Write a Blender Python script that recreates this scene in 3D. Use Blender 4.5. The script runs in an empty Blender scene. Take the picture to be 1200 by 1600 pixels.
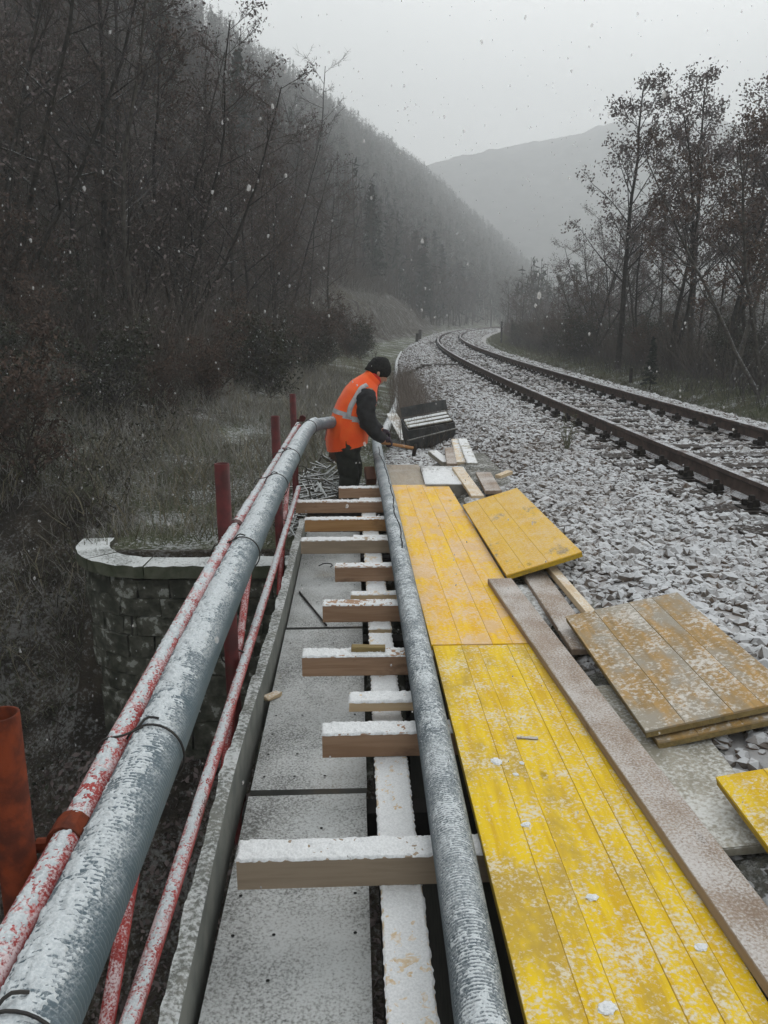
import bpy, math, random
import numpy as np
from mathutils import Vector, Matrix

random.seed(7)
rng = np.random.default_rng(7)
R = math.radians
sc = bpy.context.scene
COL = sc.collection

# ------------------------------------------------------------------ camera, sky, sun, exposure
CAMZ, PITCH, YAW, FPX = 1.8, R(13.0), R(2.0), 1300.0
cam_d = bpy.data.cameras.new('camera')
cam = bpy.data.objects.new('camera', cam_d)
COL.objects.link(cam)
cam.location = (0, 0, CAMZ)
cam.rotation_euler = (R(90) - PITCH, 0, -YAW)
cam_d.sensor_fit = 'VERTICAL'
cam_d.sensor_height = 24.0
cam_d.lens = 24.0 * FPX / 1600.0
cam_d.clip_start = 0.05
cam_d.clip_end = 4000
sc.camera = cam

world = bpy.data.worlds.new("World")
sc.world = world
world.use_nodes = True
wn = world.node_tree
for n in list(wn.nodes):
    wn.nodes.remove(n)
w_out = wn.nodes.new('ShaderNodeOutputWorld')
w_bg = wn.nodes.new('ShaderNodeBackground')
w_sky = wn.nodes.new('ShaderNodeTexSky')
w_sky.sky_type = 'NISHITA'
w_sky.sun_disc = False
w_sky.sun_elevation = R(38)
w_sky.sun_rotation = R(20)
w_sky.air_density = 1.0
w_sky.dust_density = 3.0
w_hsv = wn.nodes.new('ShaderNodeHueSaturation')
w_hsv.inputs['Saturation'].default_value = 0.18
w_mix = wn.nodes.new('ShaderNodeMix')
w_mix.data_type = 'RGBA'
w_mix.inputs['Factor'].default_value = 0.82      # closed cloud layer over the clear sky
w_mix.inputs['B'].default_value = (5.0, 5.2, 5.2, 1)
w_bg.inputs['Strength'].default_value = 0.15
wn.links.new(w_sky.outputs[0], w_hsv.inputs['Color'])
wn.links.new(w_hsv.outputs[0], w_mix.inputs['A'])
w_tc = wn.nodes.new('ShaderNodeTexCoord')
w_no = wn.nodes.new('ShaderNodeTexNoise')
w_no.inputs['Scale'].default_value = 1.6
w_no.inputs['Detail'].default_value = 3
w_mr = wn.nodes.new('ShaderNodeMapRange')
w_mr.inputs[1].default_value = 0.3
w_mr.inputs[2].default_value = 0.7
w_mr.inputs[3].default_value = 0.92
w_mr.inputs[4].default_value = 1.05
w_mul = wn.nodes.new('ShaderNodeMix')
w_mul.data_type = 'RGBA'
w_mul.blend_type = 'MULTIPLY'
w_mul.inputs['Factor'].default_value = 1.0
wn.links.new(w_tc.outputs['Generated'], w_no.inputs['Vector'])
wn.links.new(w_no.outputs['Fac'], w_mr.inputs[0])
wn.links.new(w_mix.outputs['Result'], w_mul.inputs['A'])
wn.links.new(w_mr.outputs[0], w_mul.inputs['B'])
wn.links.new(w_mul.outputs['Result'], w_bg.inputs['Color'])
wn.links.new(w_bg.outputs[0], w_out.inputs[0])

sun_d = bpy.data.lights.new('sun', 'SUN')
sun_d.energy = 0.8
sun_d.angle = R(40)
sun_d.color = (1.0, 0.98, 0.95)
sun = bpy.data.objects.new('sun', sun_d)
COL.objects.link(sun)
sun.rotation_euler = (R(90 - 38), 0, R(-20 + 180))

sc.view_settings.view_transform = 'Standard'
sc.view_settings.look = 'None'
sc.view_settings.gamma = 1
sc.view_settings.use_curve_mapping = False
sc.view_settings.exposure = 0.72
sc.render.engine = 'CYCLES'
sc.cycles.use_denoising = True
sc.cycles.max_bounces = 5
sc.cycles.diffuse_bounces = 2
sc.cycles.volume_bounces = 3
sc.cycles.transparent_max_bounces = 6

# ------------------------------------------------------------------ pixel ray -> place (photo measured once)
_f = Vector((math.sin(YAW) * math.cos(PITCH), math.cos(YAW) * math.cos(PITCH), -math.sin(PITCH)))
_r = Vector((math.cos(YAW), -math.sin(YAW), 0))
_u = _r.cross(_f)


def ray(px, py):
    return _f + _r * ((px - 600) / FPX) + _u * ((800 - py) / FPX)


def at(px, py, z):
    d = ray(px, py)
    t = (z - CAMZ) / d.z
    return Vector((0, 0, CAMZ)) + d * t


def atd(px, py, y):
    d = ray(px, py)
    return Vector((0, 0, CAMZ)) + d * (y / d.y)


# ------------------------------------------------------------------ numeric noise
def _hash(ix, iy, iz, seed):
    h = (ix * 374761393 + iy * 668265263 + iz * 2147483647 + seed * 144269) & 0xFFFFFFFF
    h = ((h ^ (h >> 13)) * 1274126177) & 0xFFFFFFFF
    h = h ^ (h >> 16)
    return (h & 0xFFFFFF) / float(0xFFFFFF)


def vnoise(p, seed=0):
    p = np.asarray(p, dtype=np.float64)
    i = np.floor(p).astype(np.int64)
    f = p - i
    f = f * f * (3 - 2 * f)
    out = 0
    for dx in (0, 1):
        for dy in (0, 1):
            for dz in (0, 1):
                w = (f[..., 0] if dx else 1 - f[..., 0]) * (f[..., 1] if dy else 1 - f[..., 1]) * (f[..., 2] if dz else 1 - f[..., 2])
                out = out + w * _hash(i[..., 0] + dx, i[..., 1] + dy, i[..., 2] + dz, seed)
    return out


def fbm(p, oct=4, seed=0):
    p = np.asarray(p, dtype=np.float64)
    a, s, t = 1.0, 0, 0
    for k in range(oct):
        s = s + a * vnoise(p * (2.03 ** k), seed + k * 17)
        t += a
        a *= 0.5
    return s / t


def v3(x, y, z=0.0):
    x = np.asarray(x, dtype=np.float64)
    return np.stack([x, np.broadcast_to(y, x.shape), np.broadcast_to(z, x.shape)], -1)


# ------------------------------------------------------------------ mesh helpers
def mesh_np(name, v, faces, mat=None, smooth=False):
    me = bpy.data.meshes.new(name)
    v = np.asarray(v, dtype=np.float32).reshape(-1, 3)
    me.vertices.add(len(v))
    me.vertices.foreach_set('co', v.ravel())
    groups = faces if isinstance(faces, list) else [faces]
    groups = [np.asarray(g, dtype=np.int32) for g in groups if len(g)]
    nl = sum(g.size for g in groups)
    me.loops.add(nl)
    me.loops.foreach_set('vertex_index', np.concatenate([g.ravel() for g in groups]))
    starts, o = [], 0
    for g in groups:
        starts.append(np.arange(len(g), dtype=np.int32) * g.shape[1] + o)
        o += g.size
    me.polygons.add(sum(len(g) for g in groups))
    me.polygons.foreach_set('loop_start', np.concatenate(starts))
    me.polygons.foreach_set('use_smooth', np.full(len(me.polygons), smooth))
    me.update(calc_edges=True)
    me.validate()
    if mat:
        me.materials.append(mat)
    return me


def link(name, me, parent=None, loc=None):
    o = bpy.data.objects.new(name, me)
    COL.objects.link(o)
    if parent is not None:
        o.parent = parent
    if loc is not None:
        o.location = loc
    return o


def tag(o, label=None, cat=None, group=None, kind=None):
    if label: o['label'] = label
    if cat: o['category'] = cat
    if group: o['group'] = group
    if kind: o['kind'] = kind
    return o


def thing(name, loc, label, cat, group=None, rz=0.0):
    o = bpy.data.objects.new(name, None)
    o.empty_display_size = 0.1
    COL.objects.link(o)
    o.location = loc
    o.rotation_euler = (0, 0, rz)
    return tag(o, label, cat, group)


def wpart(name, v, faces, mat, root, smooth=False, kind=None):
    """part whose vertices are given in world space, under an unrotated root (or a part at that root's origin)"""
    v = np.asarray(v, dtype=np.float64).reshape(-1, 3)
    if root is not None:
        r = root
        while r.parent is not None:
            r = r.parent
        v = v - np.array(r.location)
    o = link(name, mesh_np(name, v, faces, mat, smooth), root)
    if kind:
        o['kind'] = kind
    return o


class MB:
    def __init__(s):
        s.v, s.f3, s.f4, s.n = [], [], [], 0

    def add(s, v, faces):
        v = np.asarray(v, dtype=np.float64).reshape(-1, 3)
        faces = np.asarray(faces, dtype=np.int64)
        (s.f3 if faces.shape[1] == 3 else s.f4).append(faces + s.n)
        s.v.append(v)
        s.n += len(v)
        return s

    def box(s, c, size, rot=None, jit=0.0, taper=0.0):
        x, y, z = [d / 2 for d in size]
        v = np.array([[-x, -y, -z], [x, -y, -z], [x, y, -z], [-x, y, -z], [-x, -y, z], [x, -y, z], [x, y, z], [-x, y, z]])
        if taper:
            v[4:, :2] *= 1 - taper
        if jit:
            v = v + rng.uniform(-jit, jit, v.shape)
        if rot is not None:
            v = v @ np.array(rot.to_3x3() if hasattr(rot, 'to_3x3') else rot).T
        s.add(v + np.array(c), [[0, 3, 2, 1], [4, 5, 6, 7], [0, 1, 5, 4], [1, 2, 6, 5], [2, 3, 7, 6], [3, 0, 4, 7]])
        return s

    def arrays(s):
        fs = []
        if s.f3: fs.append(np.concatenate(s.f3))
        if s.f4: fs.append(np.concatenate(s.f4))
        return np.concatenate(s.v), fs


def frames(path):
    path = np.asarray(path, dtype=np.float64)
    t = np.gradient(path, axis=0)
    t /= np.linalg.norm(t, axis=1)[:, None] + 1e-12
    up = np.array([0, 0, 1.0])
    if abs(t[0, 2]) > 0.9 or abs(t[:, 2]).mean() > 0.85:
        up = np.array([0, 1.0, 0])
    side = np.cross(t, up)
    side /= np.linalg.norm(side, axis=1)[:, None]
    nup = np.cross(side, t)
    return t, side, nup


def tube(path, r, n=12, cap=True):
    path = np.asarray(path, dtype=np.float64)
    m = len(path)
    r = np.broadcast_to(np.asarray(r, dtype=np.float64), (m,))
    _, side, nup = frames(path)
    a = np.linspace(0, 2 * np.pi, n, endpoint=False)
    v = path[:, None] + r[:, None, None] * (np.cos(a)[None, :, None] * side[:, None] + np.sin(a)[None, :, None] * nup[:, None])
    i, j = np.meshgrid(np.arange(m - 1), np.arange(n), indexing='ij')
    j2 = (j + 1) % n
    f = np.stack([i * n + j, i * n + j2, (i + 1) * n + j2, (i + 1) * n + j], -1).reshape(-1, 4)
    v = v.reshape(-1, 3)
    fs = [f]
    if cap:
        v = np.concatenate([v, path[:1], path[-1:]])
        k = np.arange(n)
        fs.append(np.concatenate([np.stack([(k + 1) % n, k, np.full(n, m * n)], -1),
                                  np.stack([(m - 1) * n + k, (m - 1) * n + (k + 1) % n, np.full(n, m * n + 1)], -1)]))
    return v, fs


def mtube(mb, path, r, n=8):
    v, fs = tube(path, r, n)
    base = mb.n
    mb.v.append(v); mb.n += len(v)
    mb.f4.append(fs[0] + base)
    mb.f3.append(fs[1] + base)


def resample(pts, step):
    pts = np.asarray([tuple(p) for p in pts], dtype=np.float64)
    # Catmull-Rom through the points
    P = np.concatenate([2 * pts[:1] - pts[1:2], pts, 2 * pts[-1:] - pts[-2:-1]])
    out = []
    for i in range(1, len(P) - 2):
        n = max(2, int(np.linalg.norm(P[i + 1] - P[i]) / step) + 1)
        t = np.linspace(0, 1, n, endpoint=False)[:, None]
        a, b, c, d = P[i - 1], P[i], P[i + 1], P[i + 2]
        out.append(0.5 * (2 * b + (c - a) * t + (2 * a - 5 * b + 4 * c - d) * t ** 2 + (3 * b - a - 3 * c + d) * t ** 3))
    out.append(pts[-1:])
    q = np.concatenate(out)
    s = np.concatenate([[0], np.cumsum(np.linalg.norm(np.diff(q, axis=0), axis=1))])
    k = max(2, int(s[-1] / step) + 1)
    ss = np.linspace(0, s[-1], k)
    return np.stack([np.interp(ss, s, q[:, c]) for c in range(3)], -1)


def gridfaces(m, n):
    i, j = np.meshgrid(np.arange(m - 1), np.arange(n - 1), indexing='ij')
    return np.stack([i * n + j, (i + 1) * n + j, (i + 1) * n + j + 1, i * n + j + 1], -1).reshape(-1, 4)


def frusta(segs, n=3):
    """segs: (M,8) p0 p1 r0 r1 -> joined thin tubes"""
    s = np.asarray(segs, dtype=np.float64)
    p0, p1, r0, r1 = s[:, :3], s[:, 3:6], s[:, 6], s[:, 7]
    t = p1 - p0
    t /= np.linalg.norm(t, axis=1)[:, None] + 1e-9
    ref = np.where(np.abs(t[:, 2:3]) > 0.8, np.array([[1.0, 0, 0]]), np.array([[0, 0, 1.0]]))
    a = np.cross(t, ref); a /= np.linalg.norm(a, axis=1)[:, None] + 1e-9
    b = np.cross(t, a)
    ang = np.arange(n) * 2 * np.pi / n
    ca, sa = np.cos(ang), np.sin(ang)
    ring = ca[None, :, None] * a[:, None] + sa[None, :, None] * b[:, None]
    v = np.concatenate([p0[:, None] + ring * r0[:, None, None], p1[:, None] + ring * r1[:, None, None]], 1)
    k = np.arange(n); k2 = (k + 1) % n
    f = np.stack([k, k2, n + k2, n + k], -1)[None] + (np.arange(len(s)) * 2 * n)[:, None, None]
    return v.reshape(-1, 3), f.reshape(-1, 4)


def leafcloud(c, size, rs=None):
    """random small leaf faces at points c (two triangles each)"""
    n = len(c)
    a = rng.normal(size=(n, 3)); a /= np.linalg.norm(a, axis=1)[:, None]
    b = np.cross(a, rng.normal(size=(n, 3))); b /= np.linalg.norm(b, axis=1)[:, None] + 1e-9
    s = (size * rng.uniform(0.6, 1.3, n))[:, None]
    v = np.stack([c - a * s, c - b * s * .5, c + a * s, c + b * s * .5], 1).reshape(-1, 3)
    f = (np.arange(n) * 4)[:, None] + np.array([[0, 1, 2, 3]])
    return v, f


_ICO_V = None


def ico():
    global _ICO_V
    if _ICO_V is None:
        p = (1 + 5 ** .5) / 2
        v = np.array([[-1, p, 0], [1, p, 0], [-1, -p, 0], [1, -p, 0], [0, -1, p], [0, 1, p], [0, -1, -p], [0, 1, -p], [p, 0, -1], [p, 0, 1], [-p, 0, -1], [-p, 0, 1]])
        v = v / np.linalg.norm(v[0])
        f = np.array([[0, 11, 5], [0, 5, 1], [0, 1, 7], [0, 7, 10], [0, 10, 11], [1, 5, 9], [5, 11, 4], [11, 10, 2], [10, 7, 6], [7, 1, 8], [3, 9, 4], [3, 4, 2], [3, 2, 6], [3, 6, 8], [3, 8, 9], [4, 9, 5], [2, 4, 11], [6, 2, 10], [8, 6, 7], [9, 8, 1]])
        _ICO_V = (v, f)
    return _ICO_V


def randrot(n):
    q = rng.normal(size=(n, 4)); q /= np.linalg.norm(q, axis=1)[:, None]
    w, x, y, z = q.T
    return np.stack([1 - 2 * (y * y + z * z), 2 * (x * y - z * w), 2 * (x * z + y * w), 2 * (x * y + z * w), 1 - 2 * (x * x + z * z), 2 * (y * z - x * w), 2 * (x * z - y * w), 2 * (y * z + x * w), 1 - 2 * (x * x + y * y)], -1).reshape(n, 3, 3)


def stones(pts, size, squash=0.8, jit=0.22):
    iv, jf = ico()
    n = len(pts)
    V = iv[None] * (1 + rng.uniform(-jit, jit, (n, 12, 1)))
    V = V * rng.uniform([.75, .75, .5], [1.3, 1.1, .9], (n, 3))[:, None]
    V = np.einsum('nij,nkj->nki', randrot(n), V)
    V[:, :, 2] *= squash
    V = V * np.asarray(size)[:, None, None] + np.asarray(pts)[:, None]
    F = jf[None] + (np.arange(n) * 12)[:, None, None]
    return V.reshape(-1, 3), F.reshape(-1, 3)


# ------------------------------------------------------------------ materials
def new_mat(name):
    m = bpy.data.materials.new(name)
    m.use_nodes = True
    nt = m.node_tree
    b = nt.nodes['Principled BSDF']
    b.inputs['Specular IOR Level'].default_value = 0.25
    return m, nt, b


def nd(nt, t, **kw):
    n = nt.nodes.new(t)
    for k, v in kw.items():
        if hasattr(n, k):
            setattr(n, k, v)
    return n


def noise(nt, vec, scale, detail=4, rough=0.55, map_scale=None, dist=0.0):
    if map_scale is not None:
        mp = nd(nt, 'ShaderNodeMapping')
        mp.inputs['Scale'].default_value = map_scale
        nt.links.new(vec, mp.inputs['Vector'])
        vec = mp.outputs[0]
    n = nd(nt, 'ShaderNodeTexNoise')
    n.inputs['Scale'].default_value = scale
    n.inputs['Detail'].default_value = detail
    n.inputs['Roughness'].default_value = rough
    n.inputs['Distortion'].default_value = dist
    nt.links.new(vec, n.inputs['Vector'])
    return n.outputs['Fac']


def rmap(nt, x, a, b, c=0.0, d=1.0):
    n = nd(nt, 'ShaderNodeMapRange', interpolation_type='SMOOTHSTEP')
    n.inputs[1].default_value, n.inputs[2].default_value = a, b
    n.inputs[3].default_value, n.inputs[4].default_value = c, d
    nt.links.new(x, n.inputs[0])
    return n.outputs[0]


def mth(nt, op, a, b=None, clamp=False):
    n = nd(nt, 'ShaderNodeMath', operation=op)
    n.use_clamp = clamp
    for i, x in enumerate((a, b)):
        if x is None: continue
        if isinstance(x, (int, float)): n.inputs[i].default_value = x
        else: nt.links.new(x, n.inputs[i])
    return n.outputs[0]


def mixc(nt, fac, a, b, blend='MIX'):
    n = nd(nt, 'ShaderNodeMix', data_type='RGBA', blend_type=blend)
    for key, x in (('Factor', fac), ('A', a), ('B', b)):
        if isinstance(x, (int, float)): n.inputs[key].default_value = x
        elif isinstance(x, tuple): n.inputs[key].default_value = (*x, 1) if len(x) == 3 else x
        else: nt.links.new(x, n.inputs[key])
    return n.outputs['Result']


def coords(nt, kind='Object', rand=True):
    tc = nd(nt, 'ShaderNodeTexCoord')
    vec = tc.outputs[kind]
    if rand:
        oi = nd(nt, 'ShaderNodeObjectInfo')
        m = nd(nt, 'ShaderNodeVectorMath', operation='SCALE')
        cx = nd(nt, 'ShaderNodeCombineXYZ')
        nt.links.new(oi.outputs['Random'], cx.inputs[0])
        nt.links.new(oi.outputs['Random'], cx.inputs[1])
        nt.links.new(cx.outputs[0], m.inputs[0])
        m.inputs['Scale'].default_value = 37.0
        a = nd(nt, 'ShaderNodeVectorMath', operation='ADD')
        nt.links.new(vec, a.inputs[0]); nt.links.new(m.outputs[0], a.inputs[1])
        vec = a.outputs[0]
    return vec


SNOWC = (0.80, 0.82, 0.84)


def finish(nt, b, col, bump=None, bstr=0.3, bdist=0.01, rough=0.75, vec=None, snow=None):
    """snow = (amount 0..1, fine scale, coarse scale, softness, colour, nz_lo, nz_hi)"""
    if snow:
        amt, fs, cs, soft, sc_, lo, hi = snow
        geo = nd(nt, 'ShaderNodeNewGeometry')
        sep = nd(nt, 'ShaderNodeSeparateXYZ')
        nt.links.new(geo.outputs['Normal'], sep.inputs[0])
        upw = rmap(nt, sep.outputs['Z'], lo, hi)
        fine = noise(nt, vec, fs, 3, 0.65)
        coarse = noise(nt, vec, cs, 3, 0.5)
        s = mth(nt, 'ADD', mth(nt, 'MULTIPLY', fine, 0.62), mth(nt, 'MULTIPLY', coarse, 0.38))
        thr = 0.72 - 0.42 * amt
        m = mth(nt, 'MULTIPLY', rmap(nt, s, thr - soft, thr + soft), upw)
        col = mixc(nt, m, col, sc_)
        if bump is not None:
            bump = mth(nt, 'ADD', mth(nt, 'MULTIPLY', bump, 0.5), mth(nt, 'MULTIPLY', m, 0.7))
        else:
            bump = m
    nt.links.new(col, b.inputs['Base Color']) if not isinstance(col, tuple) else b.inputs['Base Color'].__setattr__('default_value', (*col, 1))
    b.inputs['Roughness'].default_value = rough
    if bump is not None:
        bn = nd(nt, 'ShaderNodeBump')
        bn.inputs['Strength'].default_value = bstr
        bn.inputs['Distance'].default_value = bdist
        nt.links.new(bump, bn.inputs['Height'])
        nt.links.new(bn.outputs[0], b.inputs['Normal'])


def m_basic(name, c1, c2, scale=8, rough=0.8, snow=None, bstr=0.3, bdist=0.01, kind='Object', detail=5, rand=False, c3=None, s3=1.5, t3=(0.5, 0.65)):
    m, nt, b = new_mat(name)
    vec = coords(nt, kind, rand)
    n = noise(nt, vec, scale, detail)
    col = mixc(nt, rmap(nt, n, 0.35, 0.65), c1, c2)
    if c3:
        col = mixc(nt, rmap(nt, noise(nt, vec, s3, 5, 0.65), *t3), col, c3)
    finish(nt, b, col, n, bstr, bdist, rough, vec, snow)
    return m


def m_wood(name, c1, c2, c3=None, t3=(0.5, 0.62), s3=2.5, snow=None, rough=0.75, grain=60, paint=None):
    """grain runs along the object's own Y axis"""
    m, nt, b = new_mat(name)
    vec = coords(nt, 'Object', True)
    g = noise(nt, vec, grain, 4, 0.6, (1, 0.06, 1), 0.4)
    g2 = noise(nt, vec, 9, 3, 0.5, (1, 0.12, 1), 1.0)
    gg = mth(nt, 'ADD', mth(nt, 'MULTIPLY', g, 0.55), mth(nt, 'MULTIPLY', g2, 0.45))
    col = mixc(nt, rmap(nt, gg, 0.38, 0.62), c1, c2)
    kn = nd(nt, 'ShaderNodeTexVoronoi')
    kn.inputs['Scale'].default_value = 5.0
    mp = nd(nt, 'ShaderNodeMapping'); mp.inputs['Scale'].default_value = (1, 0.45, 1)
    nt.links.new(vec, mp.inputs[0]); nt.links.new(mp.outputs[0], kn.inputs['Vector'])
    col = mixc(nt, mth(nt, 'MULTIPLY', rmap(nt, kn.outputs['Distance'], 0.09, 0.04), 0.6), col, tuple(x * 0.35 for x in c1))
    if c3:
        col = mixc(nt, rmap(nt, noise(nt, vec, s3, 5, 0.7, (1, 0.5, 1)), *t3), col, c3)
    finish(nt, b, col, gg, 0.35, 0.004, rough, vec, snow)
    return m


def m_snow():
    m, nt, b = new_mat('snow')
    vec = coords(nt, 'Object', False)
    n = noise(nt, vec, 160, 4, 0.6)
    finish(nt, b, mixc(nt, rmap(nt, n, 0.3, 0.7), (0.66, 0.67, 0.68), (0.83, 0.84, 0.85)), n, 0.5, 0.004, 0.6)
    b.inputs['Subsurface Weight'].default_value = 0.0
    return m


def SN(amt, fs=70, cs=6, soft=0.05, col=SNOWC, lo=0.25, hi=0.7):
    return (amt, fs, cs, soft, col, lo, hi)


M = {}
M['snow'] = m_snow()
M['frost'] = m_basic('frost', (0.52, 0.56, 0.585), (0.66, 0.69, 0.71), 220, 0.7, None, 0.5, 0.004)
M['flake'] = bpy.data.materials.new('flake')
M['flake'].use_nodes = True
_t = M['flake'].node_tree
for _n in list(_t.nodes): _t.nodes.remove(_n)
_o = _t.nodes.new('ShaderNodeOutputMaterial'); _m1 = _t.nodes.new('ShaderNodeMixShader'); _m2 = _t.nodes.new('ShaderNodeMixShader')
_df = _t.nodes.new('ShaderNodeBsdfDiffuse'); _tl = _t.nodes.new('ShaderNodeBsdfTranslucent'); _tp = _t.nodes.new('ShaderNodeBsdfTransparent')
_df.inputs[0].default_value = (.9, .9, .9, 1); _tl.inputs[0].default_value = (.9, .9, .9, 1)
_m1.inputs[0].default_value = .7; _m2.inputs[0].default_value = .36
_t.links.new(_df.outputs[0], _m1.inputs[1]); _t.links.new(_tl.outputs[0], _m1.inputs[2])
_t.links.new(_tp.outputs[0], _m2.inputs[1]); _t.links.new(_m1.outputs[0], _m2.inputs[2]); _t.links.new(_m2.outputs[0], _o.inputs[0])
M['grey_pipe'] = m_basic('grey_pipe', (0.105, 0.145, 0.17), (0.15, 0.19, 0.215), 5, 0.5, SN(0.44, 190, 14, 0.13, (0.60, 0.63, 0.65), 0.2, 0.8))
M['grey_pipe_worn'] = m_basic('grey_pipe_worn', (0.10, 0.13, 0.15), (0.15, 0.18, 0.20), 5, 0.5, SN(0.46, 170, 9, 0.15, (0.50, 0.53, 0.55), 0.0, 0.6))
M['red_paint'] = m_basic('red_paint', (0.40, 0.05, 0.042), (0.28, 0.032, 0.03), 14, 0.6, SN(0.50, 190, 12, 0.08, (0.66, 0.54, 0.55), 0.05, 0.7), c3=(0.11, 0.03, 0.02), s3=9, t3=(0.58, 0.7))
M['red_dark'] = m_basic('red_dark', (0.115, 0.017, 0.017), (0.06, 0.012, 0.012), 14, 0.55, None, c3=(0.06, 0.02, 0.015), s3=9, t3=(0.5, 0.7))
M['rust'] = m_basic('rust', (0.19, 0.036, 0.011), (0.075, 0.018, 0.009), 22, 0.85, None, 0.5, 0.006, c3=(0.07, 0.018, 0.01), s3=5, t3=(0.5, 0.62))
M['wire'] = m_basic('wire', (0.03, 0.028, 0.028), (0.05, 0.045, 0.04), 30, 0.6)
M['block_wood'] = m_wood('block_wood', (0.32, 0.195, 0.12), (0.42, 0.27, 0.175), (0.22, 0.135, 0.09), (0.56, 0.7), 4)
M['block_grey'] = m_wood('block_grey', (0.30, 0.235, 0.17), (0.38, 0.30, 0.22), (0.2, 0.16, 0.12), (0.58, 0.72), 4)
M['block_orange'] = m_wood('block_orange', (0.38, 0.20, 0.08), (0.47, 0.27, 0.12), (0.25, 0.13, 0.06), (0.56, 0.7), 4)
M['pale_wood'] = m_wood('pale_wood', (0.60, 0.45, 0.28), (0.68, 0.54, 0.36), None, snow=SN(0.45, 90, 8, 0.1, (0.78, 0.75, 0.72)))
M['yellow_near'] = m_wood('yellow_near', (0.66, 0.40, 0.006), (0.82, 0.56, 0.008), (0.50, 0.33, 0.05), (0.47, 0.64), 3.2, snow=SN(0.39, 95, 7, 0.08, (0.72, 0.64, 0.48)), rough=0.7, grain=45)
M['yellow_far'] = m_wood('yellow_far', (0.78, 0.42, 0.006), (0.88, 0.55, 0.01), (0.72, 0.46, 0.20), (0.50, 0.60), 4.0, snow=SN(0.47, 75, 4.5, 0.10, (0.76, 0.54, 0.34)), rough=0.7, grain=45)
M['yellow_square'] = m_wood('yellow_square', (0.74, 0.43, 0.04), (0.80, 0.50, 0.06), (0.33, 0.25, 0.16), (0.57, 0.68), 5, snow=SN(0.43, 90, 5, 0.12, (0.76, 0.56, 0.32)), rough=0.7, grain=45)
M['yellow_edge'] = m_wood('yellow_edge', (0.42, 0.27, 0.02), (0.55, 0.36, 0.03), (0.2, 0.14, 0.05), (0.5, 0.7), 8, rough=0.7)
M['brown_board'] = m_wood('brown_board', (0.30, 0.20, 0.085), (0.47, 0.28, 0.09), (0.34, 0.30, 0.24), (0.46, 0.6), 3.0, snow=SN(0.40, 65, 4, 0.08, (0.66, 0.62, 0.57)), rough=0.7, grain=50)
M['brown_edge'] = m_wood('brown_edge', (0.20, 0.145, 0.06), (0.30, 0.22, 0.09), (0.12, 0.1, 0.06), (0.5, 0.7), 10)
M['beam_wood'] = m_wood('beam_wood', (0.25, 0.18, 0.13), (0.33, 0.25, 0.19), None, snow=SN(0.50, 130, 6, 0.12, (0.58, 0.55, 0.53)), grain=50)
M['grey_board'] = m_wood('grey_board', (0.26, 0.24, 0.19), (0.36, 0.33, 0.27), (0.45, 0.42, 0.36), (0.5, 0.65), 3, snow=SN(0.46, 70, 4, 0.1, (0.66, 0.66, 0.64)))
M['plywood'] = m_wood('plywood', (0.30, 0.255, 0.20), (0.38, 0.32, 0.25), None, snow=SN(0.3, 60, 5, 0.15, (0.5, 0.48, 0.45)))
M['deck'] = m_basic('deck', (0.12, 0.122, 0.115), (0.18, 0.178, 0.165), 7, 0.8, SN(0.60, 130, 3.2, 0.13, (0.55, 0.565, 0.565)), c3=(0.24, 0.205, 0.15), s3=2.2, t3=(0.55, 0.7))
M['hole'] = m_basic('hole', (0.01, 0.01, 0.01), (0.015, 0.015, 0.015), 7, 0.9)
M['toe'] = m_basic('toe', (0.17, 0.18, 0.165), (0.24, 0.245, 0.22), 9, 0.85, SN(0.5, 60, 5, 0.08, (0.6, 0.62, 0.62), 0.4, 0.8), 0.4)
M['dark_steel'] = m_basic('dark_steel', (0.012, 0.012, 0.013), (0.025, 0.022, 0.02), 10, 0.7)
M['concrete'] = m_basic('concrete', (0.22, 0.21, 0.19), (0.33, 0.31, 0.28), 10, 0.9, SN(0.55, 45, 5, 0.1, (0.66, 0.67, 0.68)), 0.5, 0.02)
M['mortar'] = m_basic('mortar', (0.10, 0.10, 0.085), (0.17, 0.165, 0.14), 18, 0.95, SN(0.42, 50, 4, 0.1, (0.55, 0.55, 0.54)), 0.8, 0.02)
M['stone_wall'] = m_basic('stone_wall', (0.045, 0.048, 0.036), (0.125, 0.125, 0.10), 9, 0.95, None, 0.9, 0.04, rand=True, c3=(0.32, 0.33, 0.30), s3=9, t3=(0.57, 0.62))
M['coping'] = m_basic('coping', (0.07, 0.08, 0.05), (0.12, 0.125, 0.09), 8, 0.95, SN(0.74, 50, 4, 0.10, (0.56, 0.58, 0.58), 0.4, 0.8), 0.9, 0.03, rand=True)
M['joint'] = m_basic('joint', (0.02, 0.02, 0.018), (0.035, 0.035, 0.03), 10, 0.95)
M['rail_steel'] = m_basic('rail_steel', (0.062, 0.045, 0.04), (0.115, 0.08, 0.068), 10, 0.7, SN(0.55, 60, 8, 0.08, (0.52, 0.53, 0.55), 0.35, 0.85))
M['iron_dark'] = m_basic('iron_dark', (0.018, 0.015, 0.014), (0.032, 0.027, 0.024), 20, 0.8)
M['sleeper_wood'] = m_basic('sleeper_wood', (0.025, 0.02, 0.017), (0.055, 0.043, 0.036), 16, 0.9, SN(0.30, 40, 5, 0.08, (0.52, 0.53, 0.55)))
M['ballast_stone'] = None
M['bark'] = m_basic('bark', (0.018, 0.016, 0.014), (0.045, 0.04, 0.034), 9, 0.95, SN(0.35, 22, 3, 0.1, (0.35, 0.36, 0.37), 0.2, 0.7))
M['bark_pale'] = m_basic('bark_pale', (0.045, 0.040, 0.034), (0.10, 0.09, 0.078), 9, 0.95, SN(0.45, 22, 3, 0.1, (0.45, 0.46, 0.47), 0.1, 0.6))
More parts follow.
